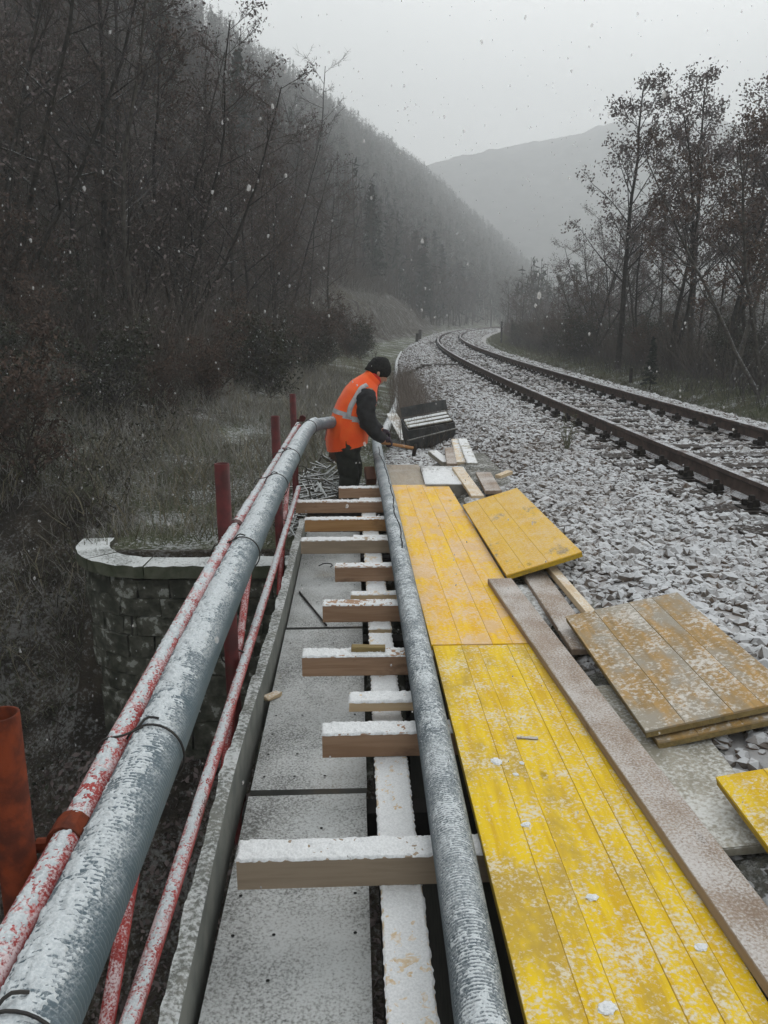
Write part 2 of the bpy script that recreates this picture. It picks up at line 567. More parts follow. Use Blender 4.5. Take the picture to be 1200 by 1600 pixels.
M['twigs'] = m_basic('twigs', (0.048, 0.040, 0.034), (0.085, 0.070, 0.060), 2, 0.95)
M['twigs_grey'] = m_basic('twigs_grey', (0.055, 0.05, 0.05), (0.09, 0.082, 0.08), 2, 0.95)
M['dry_leaf'] = m_basic('dry_leaf', (0.075, 0.050, 0.040), (0.12, 0.082, 0.064), 1.5, 0.9)
M['dry_leaf_grey'] = m_basic('dry_leaf_grey', (0.11, 0.086, 0.082), (0.16, 0.13, 0.125), 1.2, 0.9)
M['needle'] = m_basic('needle', (0.014, 0.020, 0.014), (0.032, 0.042, 0.030), 1.2, 0.9)
M['weed_stem'] = m_basic('weed_stem', (0.13, 0.105, 0.09), (0.20, 0.17, 0.145), 2, 0.95)
M['frost_stem'] = m_basic('frost_stem', (0.16, 0.15, 0.13), (0.30, 0.29, 0.27), 1.5, 0.95)
M['thicket'] = m_basic('thicket', (0.055, 0.045, 0.038), (0.125, 0.105, 0.09), .5, 0.95)
M['grass_dry'] = m_basic('grass_dry', (0.15, 0.13, 0.085), (0.25, 0.225, 0.16), 3, 0.95)
M['grass_green'] = m_basic('grass_green', (0.085, 0.095, 0.05), (0.16, 0.155, 0.105), 2, 0.95)
M['bramble_leaf'] = m_basic('bramble_leaf', (0.030, 0.034, 0.022), (0.070, 0.066, 0.045), 1.3, 0.9, c3=(0.42, 0.43, 0.43), s3=9, t3=(0.60, 0.66))
M['orange'] = m_basic('orange', (0.98, 0.10, 0.012), (1.0, 0.14, 0.018), 6, 0.65, None, 0.25, 0.02)
M['orange'].node_tree.nodes['Principled BSDF'].inputs['Sheen Weight'].default_value = 0.2
M['reflective'] = m_basic('reflective', (0.38, 0.38, 0.40), (0.48, 0.48, 0.5), 30, 0.4)
M['jacket'] = m_basic('jacket', (0.016, 0.016, 0.018), (0.032, 0.032, 0.035), 14, 0.85, SN(0.1, 60, 8, 0.05, (0.3, 0.3, 0.3)), 0.5, 0.02)
M['trousers'] = m_basic('trousers', (0.016, 0.018, 0.015), (0.028, 0.03, 0.025), 12, 0.9, None, 0.5, 0.02)
M['beanie'] = m_basic('beanie', (0.008, 0.008, 0.009), (0.02, 0.02, 0.02), 60, 0.95, SN(0.12, 50, 8, 0.05, (0.4, 0.4, 0.4)), 0.6, 0.006)
M['skin'] = m_basic('skin', (0.42, 0.22, 0.15), (0.48, 0.26, 0.18), 8, 0.6)
M['eye'] = m_basic('eye', (0.02, 0.015, 0.012), (0.03, 0.02, 0.02), 8, 0.3)
M['glove'] = m_basic('glove', (0.035, 0.028, 0.04), (0.06, 0.045, 0.06), 20, 0.8)
M['handle_wood'] = m_wood('handle_wood', (0.34, 0.17, 0.07), (0.42, 0.22, 0.1))
M['boot'] = m_basic('boot', (0.04, 0.022, 0.014), (0.08, 0.045, 0.03), 14, 0.7)
M['dark_red_wood'] = m_wood('dark_red_wood', (0.13, 0.055, 0.035), (0.19, 0.085, 0.05))
M['box_metal'] = m_basic('box_metal', (0.035, 0.037, 0.038), (0.07, 0.07, 0.07), 9, 0.6, SN(0.25, 50, 5, 0.08))


def ballast_material(name='ballast_stone', snow_k=.85):
    m, nt, b = new_mat(name)
    vec = coords(nt, 'Object', False)
    n = noise(nt, vec, 26, 4, 0.6)
    n2 = noise(nt, vec, 7.0, 4, 0.7)
    col = mixc(nt, rmap(nt, n, 0.35, 0.65), (0.115, 0.10, 0.09), (0.22, 0.195, 0.175))
    col = mixc(nt, rmap(nt, n2, 0.45, 0.65), col, (0.17, 0.125, 0.095))
    geo = nd(nt, 'ShaderNodeNewGeometry')
    sep = nd(nt, 'ShaderNodeSeparateXYZ'); nt.links.new(geo.outputs['Normal'], sep.inputs[0])
    up = rmap(nt, sep.outputs['Z'], 0.1, 0.95)
    sp = nd(nt, 'ShaderNodeSeparateXYZ'); nt.links.new(geo.outputs['Position'], sp.inputs[0])
    fine = noise(nt, vec, 60, 3, 0.65)
    co = noise(nt, vec, 0.9, 4, 0.6)
    s = mth(nt, 'ADD', mth(nt, 'MULTIPLY', fine, 0.5), mth(nt, 'MULTIPLY', co, 0.5))
    mask = mth(nt, 'MULTIPLY', rmap(nt, s, 0.31, 0.52), up)
    # bare trodden strip across the ballast shoulder (a worn mark of its own)
    line = mth(nt, 'ADD', sp.outputs['Y'], mth(nt, 'MULTIPLY', sp.outputs['X'], 0.55))
    line = mth(nt, 'ADD', line, mth(nt, 'MULTIPLY', noise(nt, vec, 1.5, 2), 1.2))
    band = rmap(nt, mth(nt, 'ABSOLUTE', mth(nt, 'SUBTRACT', line, 27.1)), 0.35, 0.9)
    rightside = rmap(nt, sp.outputs['X'], 3.2, 3.6)
    band = mth(nt, 'MAXIMUM', band, rightside)
    mask = mth(nt, 'MULTIPLY', mask, mth(nt, 'ADD', mth(nt, 'MULTIPLY', band, 0.9), 0.1))
    col = mixc(nt, mth(nt, 'SUBTRACT', 1.0, band), col, (0.05, 0.042, 0.038))
    col = mixc(nt, mth(nt, 'MULTIPLY', mask, snow_k), col, (0.66, 0.675, 0.70))
    finish(nt, b, col, n, 0.4, 0.01, 0.9)
    return m


M['ballast_stone'] = ballast_material()
M['ballast_fines'] = ballast_material('ballast_fines', .5)


def terrain_material():
    m, nt, b = new_mat('hillside_soil')
    vec = coords(nt, 'Object', False)
    n = noise(nt, vec, 2.2, 6, 0.65)
    n2 = noise(nt, vec, 0.35, 4, 0.6)
    fine = noise(nt, vec, 28, 5, 0.7)
    litter = mixc(nt, rmap(nt, n, 0.35, 0.65), (0.030, 0.025, 0.020), (0.085, 0.070, 0.052))
    grass = mixc(nt, rmap(nt, fine, 0.35, 0.65), (0.062, 0.078, 0.035), (0.15, 0.15, 0.10))
    geo = nd(nt, 'ShaderNodeNewGeometry')
    sep = nd(nt, 'ShaderNodeSeparateXYZ'); nt.links.new(geo.outputs['Normal'], sep.inputs[0])
    flat = rmap(nt, sep.outputs['Z'], 0.86, 0.985)
    col = mixc(nt, mth(nt, 'MULTIPLY', flat, rmap(nt, n2, 0.3, 0.5)), litter, grass)
    s = mth(nt, 'ADD', mth(nt, 'MULTIPLY', fine, 0.5), mth(nt, 'MULTIPLY', noise(nt, vec, 1.1, 5, 0.65), 0.5))
    sm = mth(nt, 'MULTIPLY', rmap(nt, s, 0.50, 0.58), mth(nt, 'ADD', mth(nt, 'MULTIPLY', flat, 0.5), 0.30))
    col = mixc(nt, sm, col, (0.58, 0.60, 0.61))
    finish(nt, b, col, mth(nt, 'ADD', n, fine), 0.8, 0.12, 0.95)
    return m


M['terrain'] = terrain_material()

# ------------------------------------------------------------------ the lie of the land
RAILGAP = 1.505


def XL(y):      # left rail
    y = np.asarray(y, dtype=np.float64)
    d = np.clip(y - 8, 0, 150)
    return 2.95 + 0.00112 * d ** 2 + np.clip(y - 158, 0, None) * 0.336


def foot_off(y):
    return np.interp(y, [0, 18, 40, 60, 90, 400], [5.6, 5.4, 4.8, 3.6, 3.0, 6.0])


def ground_z(x, y):
    x = np.asarray(x, dtype=np.float64); y = np.asarray(y, dtype=np.float64)
    x, y = np.broadcast_arrays(x, y)
    base = -0.1 + 0.06 * (fbm(v3(x * .5, y * .5, 0), 3, 3) - .5)
    # wooded hill to the left
    d = XL(y) - foot_off(y) - x
    dd = np.clip(d, 0, None)
    rise = np.where(dd < 3, 0.13 * dd ** 2, 0.85 * dd - 1.38)
    rise = rise * np.interp(y, [8, 18], [0.85, 1.0]) + .16 * np.clip(d + 3.6, 0, 3.6) * np.clip((y - 8) / 5, 0, 1)
    rise = np.where(rise > 70, 70 + (rise - 70) * .12, rise)
    amp = np.clip(dd * .12, 0, 1.6)
    hill = base + rise + amp * (fbm(v3(x * .16, y * .16, 2), 4, 9) - .5) * 2.2
    # steep cutting bank by the track further on
    bank = np.clip((y - 40) / 15, 0, 1) * np.clip(1.0 - (y - 90) / 30, 0, 1) * np.clip(dd / 1.5, 0, 1) * 2.2
    z = hill + bank
    # right: strip then falling ground with some rise far out
    er = x - (XL(y) + 4.2)
    z = np.where(er > 0, z + np.where(er > 3, -0.25 * np.clip(er - 3, 0, 12), 0) + 0.3 * np.clip(er / 1.2, 0, 1) + .12, z)
    # ravine under the bridge
    yc = 1.2 + np.clip(-x - 2.4, 0, None) * 0.55
    across = np.abs(y - yc)
    floor = -5.4 + 0.42 * np.clip(-x - 3, 0, None)
    rav = floor + np.clip(across - 1.0, 0, None) * 0.85 + 0.8 * (fbm(v3(x * .5, y * .5, 5), 4, 21) - .5)
    filled = (x > -2.35) & (y > 6.75)
    z = np.where(filled, z, np.minimum(z, rav))
    return z


def ballast_z(x, y):
    u = np.asarray(x) - (XL(y) + RAILGAP / 2)
    a = np.abs(u)
    left = np.interp(a, [0, 1.55, 1.95, 2.75, 3.4, 4.2], [.455, .46, .41, .02, -.3, -.6])
    leftnear = np.interp(a, [0, 1.7, 2.35, 2.9, 3.3, 4.2], [.455, .46, .49, .34, .30, .30])
    k = np.clip((np.asarray(y) - 6.6) / 1.2, 0, 1)
    left = left * k + leftnear * (1 - k)
    right = np.interp(a, [0, 1.5, 1.8, 2.5, 3.2, 4.2], [.455, .46, .42, .12, -.25, -.7])
    return np.where(u < 0, left, right)


def axis_lines(dense0, dense1, step, far, growth=1.13):
    a = list(np.arange(dense0, dense1 + 1e-6, step))
    s, x = step, a[-1]
    while x < far:
        s *= growth; x += s; a.append(x)
    s, x = step, a[0]
    while x > -far:
        s *= growth; x -= s; a.insert(0, x)
    return np.array(a)


gx = axis_lines(-11, 9, 0.22, 800)
gy = axis_lines(-4, 30, 0.22, 800)
GX, GY = np.meshgrid(gx, gy, indexing='ij')
GZ = ground_z(GX, GY)
terrain = link('terrain', mesh_np('terrain', np.stack([GX, GY, GZ], -1), gridfaces(len(gx), len(gy)), M['terrain'], True))
tag(terrain, 'steep wooded hillside and snowy ground beside the railway', kind='structure')

# far hills behind the valley bend
az = np.linspace(R(-8), R(75), 150)
vv = np.linspace(0, 1, 60)
AZ, VV = np.meshgrid(az, vv, indexing='ij')
ridge = np.interp(np.degrees(AZ), [-8, 3, 5.5, 9, 13, 17, 22, 30, 45, 75], [50, 128, 141, 150, 158, 163, 166, 158, 126, 72])
rr = 520 + 400 * VV
zz = -8 + (ridge + 10) * np.sin(np.clip(VV * 1.25, 0, 1.25) * math.pi / 2)
zz = zz + 22 * (fbm(v3(AZ * 14, VV * 5, 0), 5, 4) - .5) * np.clip(VV * 3, 0, 1) + 5 * (fbm(v3(AZ * 160, VV * 60, 0), 2, 8) - .5)
hv = np.stack([np.sin(AZ) * rr, np.cos(AZ) * rr, zz], -1)
hills = link('hills', mesh_np('hills', hv, gridfaces(150, 60)[:, ::-1], None, True))
hm = m_basic('far_forest', (0.085, 0.085, 0.085), (0.16, 0.155, 0.15), 0.12, 0.95, None, 0.5, 1.0, c3=(0.12, 0.12, 0.12), s3=0.02, t3=(0.55, 0.7))  # forest colour paled: part of the haze fade is painted in
hills.data.materials.append(hm)
tag(hills, 'distant forested hills fading into the snowy haze', kind='structure')

# ballast bed
ys = np.concatenate([np.arange(-1.5, 30, 0.16), np.arange(30, 190, 0.8)])
us = np.linspace(-4.1, 4.1, 60)
YY, UU = np.meshgrid(ys, us, indexing='ij')
XX = XL(YY) + RAILGAP / 2 + UU
ZZ = ballast_z(XX, YY) + 0.02 * (fbm(v3(XX * 7, YY * 7), 3, 5) - .5)
near = YY < 6.55
XX = np.where(near & (XX < 0.42), 0.42, XX)
bed = link('ballast_bed', mesh_np('ballast_bed', np.stack([XX, YY, ZZ], -1), gridfaces(len(ys), 60)[:, ::-1], M['ballast_fines'], True))
tag(bed, 'snow dusted ballast bed under the railway track', kind='structure')

# loose ballast stones
def scatter_ballast():
    P, S = [], []
    for (y0, y1, dens, s) in ((0.9, 5, 900, .027), (5, 9, 640, .029), (9, 15, 400, .034), (15, 24, 190, .040), (24, 42, 80, .052), (42, 80, 22, .075), (80, 125, 7, .13)):
        u0, u1 = -3.15, 2.6
        n = int((y1 - y0) * (u1 - u0) * dens)
        y = rng.uniform(y0, y1, n); u = rng.uniform(u0, u1, n)
        ok_ = ((y < 7) | (u > -2.75 + .1 * rng.normal(size=n))) & (u < 2.45); y = y[ok_]; u = u[ok_]; n = len(y)
        x = XL(y) + RAILGAP / 2 + u
        keep = (x > 0.95) | (y > 7)
        # outside the view on the far right: thin out
        keep &= (x - 0.035 * y) < 0.56 * y + 1.0
        keep &= ~((np.abs(u) < 1.3) & (rng.uniform(size=n) < .45))
        keep &= ~((np.abs(((y - .35 + .3) % .6) - .3) < .10) & (np.abs(u) < 1.22) & (rng.uniform(size=n) < .38))
        keep &= ~((np.abs(np.abs(u) - RAILGAP / 2) < .09))
        x, y = x[keep], y[keep]
        z = ballast_z(x, y) + rng.uniform(-.25, .75, len(x)) * s * .6
        P.append(np.stack([x, y, z], -1))
        S.append(s * np.exp(rng.normal(0, .33, len(x))).clip(.45, 1.9))
    return np.concatenate(P), np.concatenate(S)


bp, bs = scatter_ballast()
v, f = stones(bp, bs)
tag(link('gravel', mesh_np('gravel', v, f, M['ballast_stone'])), 'loose grey ballast stones dusted with snow around the track', kind='stuff')

# ------------------------------------------------------------------ railway track
RZ = 0.65
ry = np.concatenate([np.arange(-1.5, 40, 0.5), np.arange(40, 190, 1.0)])


def track_dir(y):
    e = 0.05
    d = np.array([float(XL(y + e) - XL(y - e)), 2 * e]); d /= np.linalg.norm(d)
    return math.atan2(d[0], d[1])


track = thing('railway_track', (3.7, 0, 0.45), 'single railway track curving right into the valley, snow between its rusty rails', 'railway track')
prof = np.array([[-.035, 0], [.035, 0], [.036, -.03], [.022, -.042], [.009, -.05], [.009, -.135], [.03, -.148], [.072, -.158], [.072, -.170], [-.072, -.170], [-.072, -.158], [-.03, -.148], [-.009, -.135], [-.009, -.05], [-.022, -.042], [-.036, -.03]])
for off in (0, RAILGAP):
    vs = []
    for y in ry:
        a = track_dir(y)
        c = np.array([float(XL(y)) + off * math.cos(a), y - off * math.sin(a)])
        s = np.array([math.cos(a), -math.sin(a)])
        vs.append(np.stack([c[0] + prof[:, 0] * s[0], c[1] + prof[:, 0] * s[1], RZ + prof[:, 1]], -1))
    vs = np.concatenate(vs)
    m_, n_ = len(ry), len(prof)
    i, j = np.meshgrid(np.arange(m_ - 1), np.arange(n_), indexing='ij')
    j2 = (j + 1) % n_
    ff = np.stack([i * n_ + j, i * n_ + j2, (i + 1) * n_ + j2, (i + 1) * n_ + j], -1).reshape(-1, 4)
    wpart('rail', vs, ff, M['rail_steel'], track)
mb = MB(); mb.box((0, 0, 0), (2.5, .25, .14), jit=.006)
sl_me = mesh_np('sleeper', *mb.arrays(), M['sleeper_wood'])
mb = MB()
for s in (-1, 1):
    mb.box((s * .11, 0, -.01), (.16, .16, .026))
    mb.box((s * .085, 0, .028), (.07, .075, .05), taper=.3)
    mb.box((s * .105, 0, .06), (.042, .042, .05), taper=.25)
    mb.box((s * .135, .045, .02), (.03, .03, .05))
    mb.box((s * .135, -.045, .02), (.03, .03, .05))
fa_me = mesh_np('rail_fastener', *mb.arrays(), M['iron_dark'])
y = 0.35
while y < 88:
    a = track_dir(y)
    c = Vector((float(XL(y)), y, 0)); sd = Vector((math.cos(a), -math.sin(a), 0))
    o = link('sleeper', sl_me, track, c + sd * (RAILGAP / 2 + random.uniform(-.03, .03)) + Vector((0, 0, .413)) - track.location)
    o.rotation_euler = (0, 0, -a + random.uniform(-.015, .015))
    for off in (0, RAILGAP):
        o = link('rail_fastener', fa_me, track, c + sd * off + Vector((0, 0, .49)) - track.location)
        o.rotation_euler = (0, 0, -a)
    y += 0.6

# ------------------------------------------------------------------ bridge masonry and wing wall
bridge = thing('bridge_side', (0.75, 3, -3), 'dark masonry bridge side carrying the ballast above the walkway gap', 'bridge')
mb = MB()
mb.box((2.4, 2.6, -2.3), (3.9, 8.0, 4.9))
wpart('masonry', *mb.arrays(), M['joint'], bridge)
mb = MB(); mb.box((.44, 2.6, .20), (.05, 8.0, .16)); wpart('edge_beam', *mb.arrays(), M['dark_steel'], bridge)

wing = thing('wing_wall', (-1.2, 6.6, -5), 'dark mossy stone wing wall with rounded corner and snow topped coping', 'wall')
# wall line: straight along x at y=6.5, then rounded corner, then running back
cr = 0.75
line = [(0.40, 6.35), (-1.60, 6.35)]
for k in range(1, 9):
    a = math.pi / 2 * k / 8
    line.append((-1.60 - cr * math.sin(a), 6.35 + cr * (1 - math.cos(a))))
line.append((-2.35, 7.9))
line = resample([(p[0], p[1], 0) for p in line], 0.01)
ls = np.concatenate([[0], np.cumsum(np.linalg.norm(np.diff(line, axis=0), axis=1))])


def wl(s):
    x, y = np.interp(s, ls, line[:, 0]), np.interp(s, ls, line[:, 1])
    x2, y2 = np.interp(s + .02, ls, line[:, 0]), np.interp(s + .02, ls, line[:, 1])
    x1, y1 = np.interp(s - .02, ls, line[:, 0]), np.interp(s - .02, ls, line[:, 1])
    d = np.array([x2 - x1, y2 - y1]); d /= np.linalg.norm(d) + 1e-9
    return np.array([x, y]), d, np.array([-d[1], d[0]]) * 1.0   # outward (towards ravine)


def wall_piece(s0, s1, z0, z1, out, depth, jit=.01, n=2):
    vs = []
    for s in np.linspace(s0, s1, n):
        c, d, nn = wl(s)
        if nn @ (c - np.array([-1.2, 9.0])) < 0: nn = -nn
        for z in (z0, z1):
            for o_ in (out, -depth):
                vs.append([*(c + nn * o_), z])
    vs = np.array(vs) + rng.uniform(-jit, jit, (len(vs), 3))
    fs = []
    for k in range(n - 1):
        b = k * 4
        fs += [[b, b + 4, b + 6, b + 2], [b + 2, b + 6, b + 7, b + 3], [b + 1, b + 3, b + 7, b + 5], [b, b + 1, b + 5, b + 4]]
    fs += [[0, 2, 3, 1], [(n - 1) * 4, (n - 1) * 4 + 1, (n - 1) * 4 + 3, (n - 1) * 4 + 2]]
    return vs, np.array(fs)


smax = 5.6
mb = MB()
vs, fs = wall_piece(0.0, 3.7, -5.6, -.2, -.04, .2, 0, 60)
wpart('wall_core', vs, fs, M['joint'], wing)
s = 0.0
while s < 3.3:
    L = random.uniform(.45, .7)
    vs, fs = wall_piece(s, s + L - .008, -.18, -.08, .05, .22, .005, 9)
    wpart('coping_stone', vs, fs, M['coping'], wing)
    s += L
zc, row = -.2, 0
while zc > -4.2 and row < 20:
    h = random.uniform(.15, .27)
    s = random.uniform(-.2, 0)
    while s < 3.5:
        L = random.uniform(.2, .5)
        if s + L > 0:
            vs, fs = wall_piece(max(s, 0), s + L - .008, zc - h + .006, zc, random.uniform(-.012, .010), .2, .010, 3)
            wpart('stone', vs, fs, M['stone_wall'], wing)
        s += L
    zc -= h; row += 1

# ------------------------------------------------------------------ walkway deck
DZ = 0.18
walk = thing('walkway_deck', (-.17, 3, .1), 'narrow grey walkway of snow dusted perforated panels beside the railing', 'walkway')
joints = [-.56, 1.04, 2.64, 4.24, 5.84, 6.36]
for k in range(len(joints) - 1):
    y0, y1 = joints[k] + .02, joints[k + 1] - .02
    bm_ = MB(); bm_.box((-.175, (y0 + y1) / 2, DZ - .012), (.41, y1 - y0, .024), jit=.003)
    pn = wpart('deck_panel', *bm_.arrays(), M['deck'], walk)
    hs = MB(); a = np.arange(6) * math.pi / 3
    for ix in range(4):
        for iy in range(int((y1 - y0) / .16)):
            if random.random() < .45: continue
            cx, cy = -.34 + ix * .11, y0 + .08 + iy * .16
            hs.add(np.stack([cx + .0055 * np.cos(a), cy + .0055 * np.sin(a), np.full(6, DZ + .004)], -1), [[0, 1, 2, 3], [0, 3, 4, 5]])
    if hs.n: wpart('drain_hole', *hs.arrays(), M['hole'], pn, kind='stuff')
for yj in joints[1:-1]:
    mb = MB(); mb.box((.02, yj, .06), (.85, .09, .12)); wpart('cross_beam', *mb.arrays(), M['dark_steel'], walk)
mb = MB(); mb.box((.115, 3.0, .06), (.10, 7.2, .12)); wpart('girder', *mb.arrays(), M['dark_steel'], walk)
# toe board, slightly bowed
ty = np.arange(0.3, 6.3, .02)
tx = -.39 - .03 * np.exp(-((ty - 2.6) / .9) ** 2)
rough = (fbm(v3(ty * 9, 0, 0), 4, 31) - .5)
vs = np.stack([np.stack([tx, ty, np.full_like(ty, DZ - .1)], -1), np.stack([tx, ty, .298 + 0 * ty], -1), np.stack([tx - .015, ty, .303 + rough * .006], -1),
               np.stack([tx - .045 - rough * .02, ty, .30 + rough * .015], -1), np.stack([tx - .045, ty, np.full_like(ty, DZ - .1)], -1)], 1)
wpart('toe_board', vs.reshape(-1, 3), gridfaces(len(ty), 5)[:, ::-1], M['toe'], walk)

# ------------------------------------------------------------------ snow layers (real relief that sinks below the surface where there is none)
def snow_on_tube(name, path, r, root, amt=0.5, t=0.012, step=0.006, span=R(85), n=26, fs=55, seed=1, lean=0.0):
    p = resample(path, step)
    _, side, nup = frames(p)
    th = np.linspace(-span, span, n)
    dirs = np.sin(th + lean)[None, :, None] * side[:, None] + np.cos(th + lean)[None, :, None] * nup[:, None]
    pos = p[:, None] + dirs * r
    h = fbm(pos * fs, 2, seed) * .30 + fbm(pos * fs * 3.3, 2, seed + 2) * .46 + fbm(pos * 12, 3, seed + 5) * .24
    edge = np.clip(1 - (np.abs(th) / span) ** 2.2, 0, 1)[None]
    h = (h - (0.78 - 0.5 * amt)) * 2.9 * t + t * (edge - .75) * .9
    h = np.clip(h, -.006, None)
    h[:, 0] = h[:, -1] = -.006
    h[0] = h[-1] = -.006
    v = p[:, None] + dirs * (r + h)[..., None]
    return wpart(name, v.reshape(-1, 3), gridfaces(len(p), n), M['frost'], root, True, 'stuff')


def snow_on_box(root, sx, sy, ztop, amt=.6, t=.010, step=.005, seed=1, fs=60, parent=None):
    """local-space snow cover on a box top of size sx*sy, centred on the root"""
    nx, ny = max(3, int(sx / step)), max(3, int(sy / step))
    X, Y = np.meshgrid(np.linspace(-sx / 2 - .002, sx / 2 + .002, nx), np.linspace(-sy / 2 - .002, sy / 2 + .002, ny), indexing='ij')
    q = v3(X, Y, seed * 3.7)
    h = (fbm(q * fs, 3, seed) * .4 + fbm(q * fs * 2.7, 2, seed + 2) * .25 + fbm(q * 9, 3, seed + 3) * .35 - (.75 - .5 * amt)) * 2.2 * t
    e = np.minimum(sx / 2 + .002 - np.abs(X), sy / 2 + .002 - np.abs(Y))
    h = np.where(e < step * .9, -.004 + 0 * h, h)
    X = X + (vnoise(q * 90, seed + 9) - .5) * .006; Y = Y + (vnoise(q * 90, seed + 11) - .5) * .006
    v = np.stack([X, Y, ztop + np.clip(h, -.004, None)], -1)
    o = link('snow_cover', mesh_np('snow_cover', v.reshape(-1, 3), gridfaces(nx, ny), M['snow'], True), parent if parent is not None else root)
    o['kind'] = 'stuff'
    return o


# ------------------------------------------------------------------ timber pieces
def timber(name, c, sx, sy, sz, mat, label, cat, group=None, rot=(0, 0, 0), snow=0.0, seed=1, t=.010, jit=.0015, step=.005, bev=.003):
    """one piece of wood: local Y is the grain; origin at the centre of its underside"""
    x, y = sx / 2, sy / 2
    b = bev
    ring = lambda z, i: [[-x + i, -y + i, z], [x - i, -y + i, z], [x - i, y - i, z], [-x + i, y - i, z]]
    v = np.array(ring(0, b) + ring(b, 0) + ring(sz - b, 0) + ring(sz, b)) + rng.uniform(-jit, jit, (16, 3))
    f = [[0, 3, 2, 1], [12, 13, 14, 15]]
    for k in range(3):
        for j in range(4):
            f.append([k * 4 + j, k * 4 + (j + 1) % 4, (k + 1) * 4 + (j + 1) % 4, (k + 1) * 4 + j])
    o = link(name, mesh_np(name, v, np.array(f), mat))
    o.location = c
    o.rotation_euler = rot
    tag(o, label, cat, group)
    if snow > 0:
        snow_on_box(o, sx, sy, sz, snow, t, step, seed)
    return o


# cross timbers, resting on the stringer  (front top edge y pixel, left pixel)
BT = .41
blk = [(2.21, 370, 'block_grey', 'long greyish cross timber with thick snow on top, lowest in the picture'),
       (2.87, 503, 'block_wood', 'light brown cross timber with a pale snowy batten lying just behind it'),
       (3.53, 472, 'block_wood', 'brown cross timber with a greenish batten lying on its snow'),
       (4.16, 504, 'block_wood', 'short cross timber beside the thin metal rod on the deck'),
       (4.81, 523, 'block_wood', 'shortest cross timber on the deck, just behind a loose pale batten'),
       (5.39, 470, 'block_grey', 'cross timber with a chamfered left end reaching almost to the railing'),
       (5.96, 476, 'block_orange', 'orange brown cross timber near the far end of the deck'),
       (6.53, 462, 'block_wood', 'reddish brown cross timber longest at the far end, touching the red post'),
       (7.07, 529, 'block_wood', 'last short cross timber right below the worker')]
for i, (yy, pxl, mt, lab) in enumerate(blk):
    p = atd(pxl, 900, yy)
    zc_ = yy
    xl = (pxl - 600) / FPX * (yy * 1.0 / math.cos(YAW)) * 1.0 + 0.0
    # solve x on the timber's front face: ray through the pixel column at depth yy
    kk = ((CAMZ - BT) / zc_ - math.sin(PITCH)) / math.cos(PITCH)
    yy = zc_ * (math.cos(PITCH) - kk * math.sin(PITCH))
    xl = (pxl - 600) / FPX * zc_ * math.cos(YAW) + math.sin(YAW) * yy
    xr = .62
    L = xr - xl
    o = timber('cross_timber', ((xl + xr) / 2, yy + .045, BT - .09), .088, L, .09, M[mt], lab, 'timber', 'timbers laid across the walkway',
               (0, 0, R(90 + random.uniform(-.8, .8))), .72 if i < 3 else .68, 11 + i, .010 if i < 3 else .009, .001, .004 if i < 4 else .008)
# stringer planks lengthwise
timber('stringer_plank', (.115, 1.9, .283), .11, 3.8, .036, M['pale_wood'], 'pale lengthwise plank under the nearer cross timbers, thick with snow', 'plank', 'lengthwise planks under the cross timbers', (0, 0, 0), .70, 41, .009, step=.005)
timber('stringer_plank', (.107, 5.66, .283), .11, 3.6, .036, M['pale_wood'], 'pale lengthwise plank continuing under the far cross timbers', 'plank', 'lengthwise planks under the cross timbers', (0, 0, R(.3)), .70, 42, .009, step=.007)
# loose battens
timber('batten', (.13, 2.92, BT - .045), .085, .32, .04, M['pale_wood'], 'pale snowy batten behind the second cross timber', 'batten', 'loose battens among the cross timbers', (0, 0, R(90)), .85, 51, .012)
timber('batten', (.05, 3.36, BT + .001), .04, .145, .022, M['brown_edge'], 'greenish bare batten lying on top of a snowy timber', 'batten', 'loose battens among the cross timbers', (0, 0, R(88)), 0)
timber('batten', (.12, 4.28, .32), .06, .30, .045, M['pale_wood'], 'pale batten under the grey pipe, between two brown timbers mid deck', 'batten', 'loose battens among the cross timbers', (0, 0, R(91)), .7, 53)
timber('batten', (.16, 5.42, .32), .06, .36, .06, M['pale_wood'], 'snowy batten tucked behind the chamfered timber', 'batten', 'loose battens among the cross timbers', (0, 0, R(89)), .8, 54)
timber('batten', (.20, 6.66, .32), .06, .34, .055, M['pale_wood'], 'snowy batten between the two timbers nearest the worker', 'batten', 'loose battens among the cross timbers', (0, 0, R(90)), .8, 55)


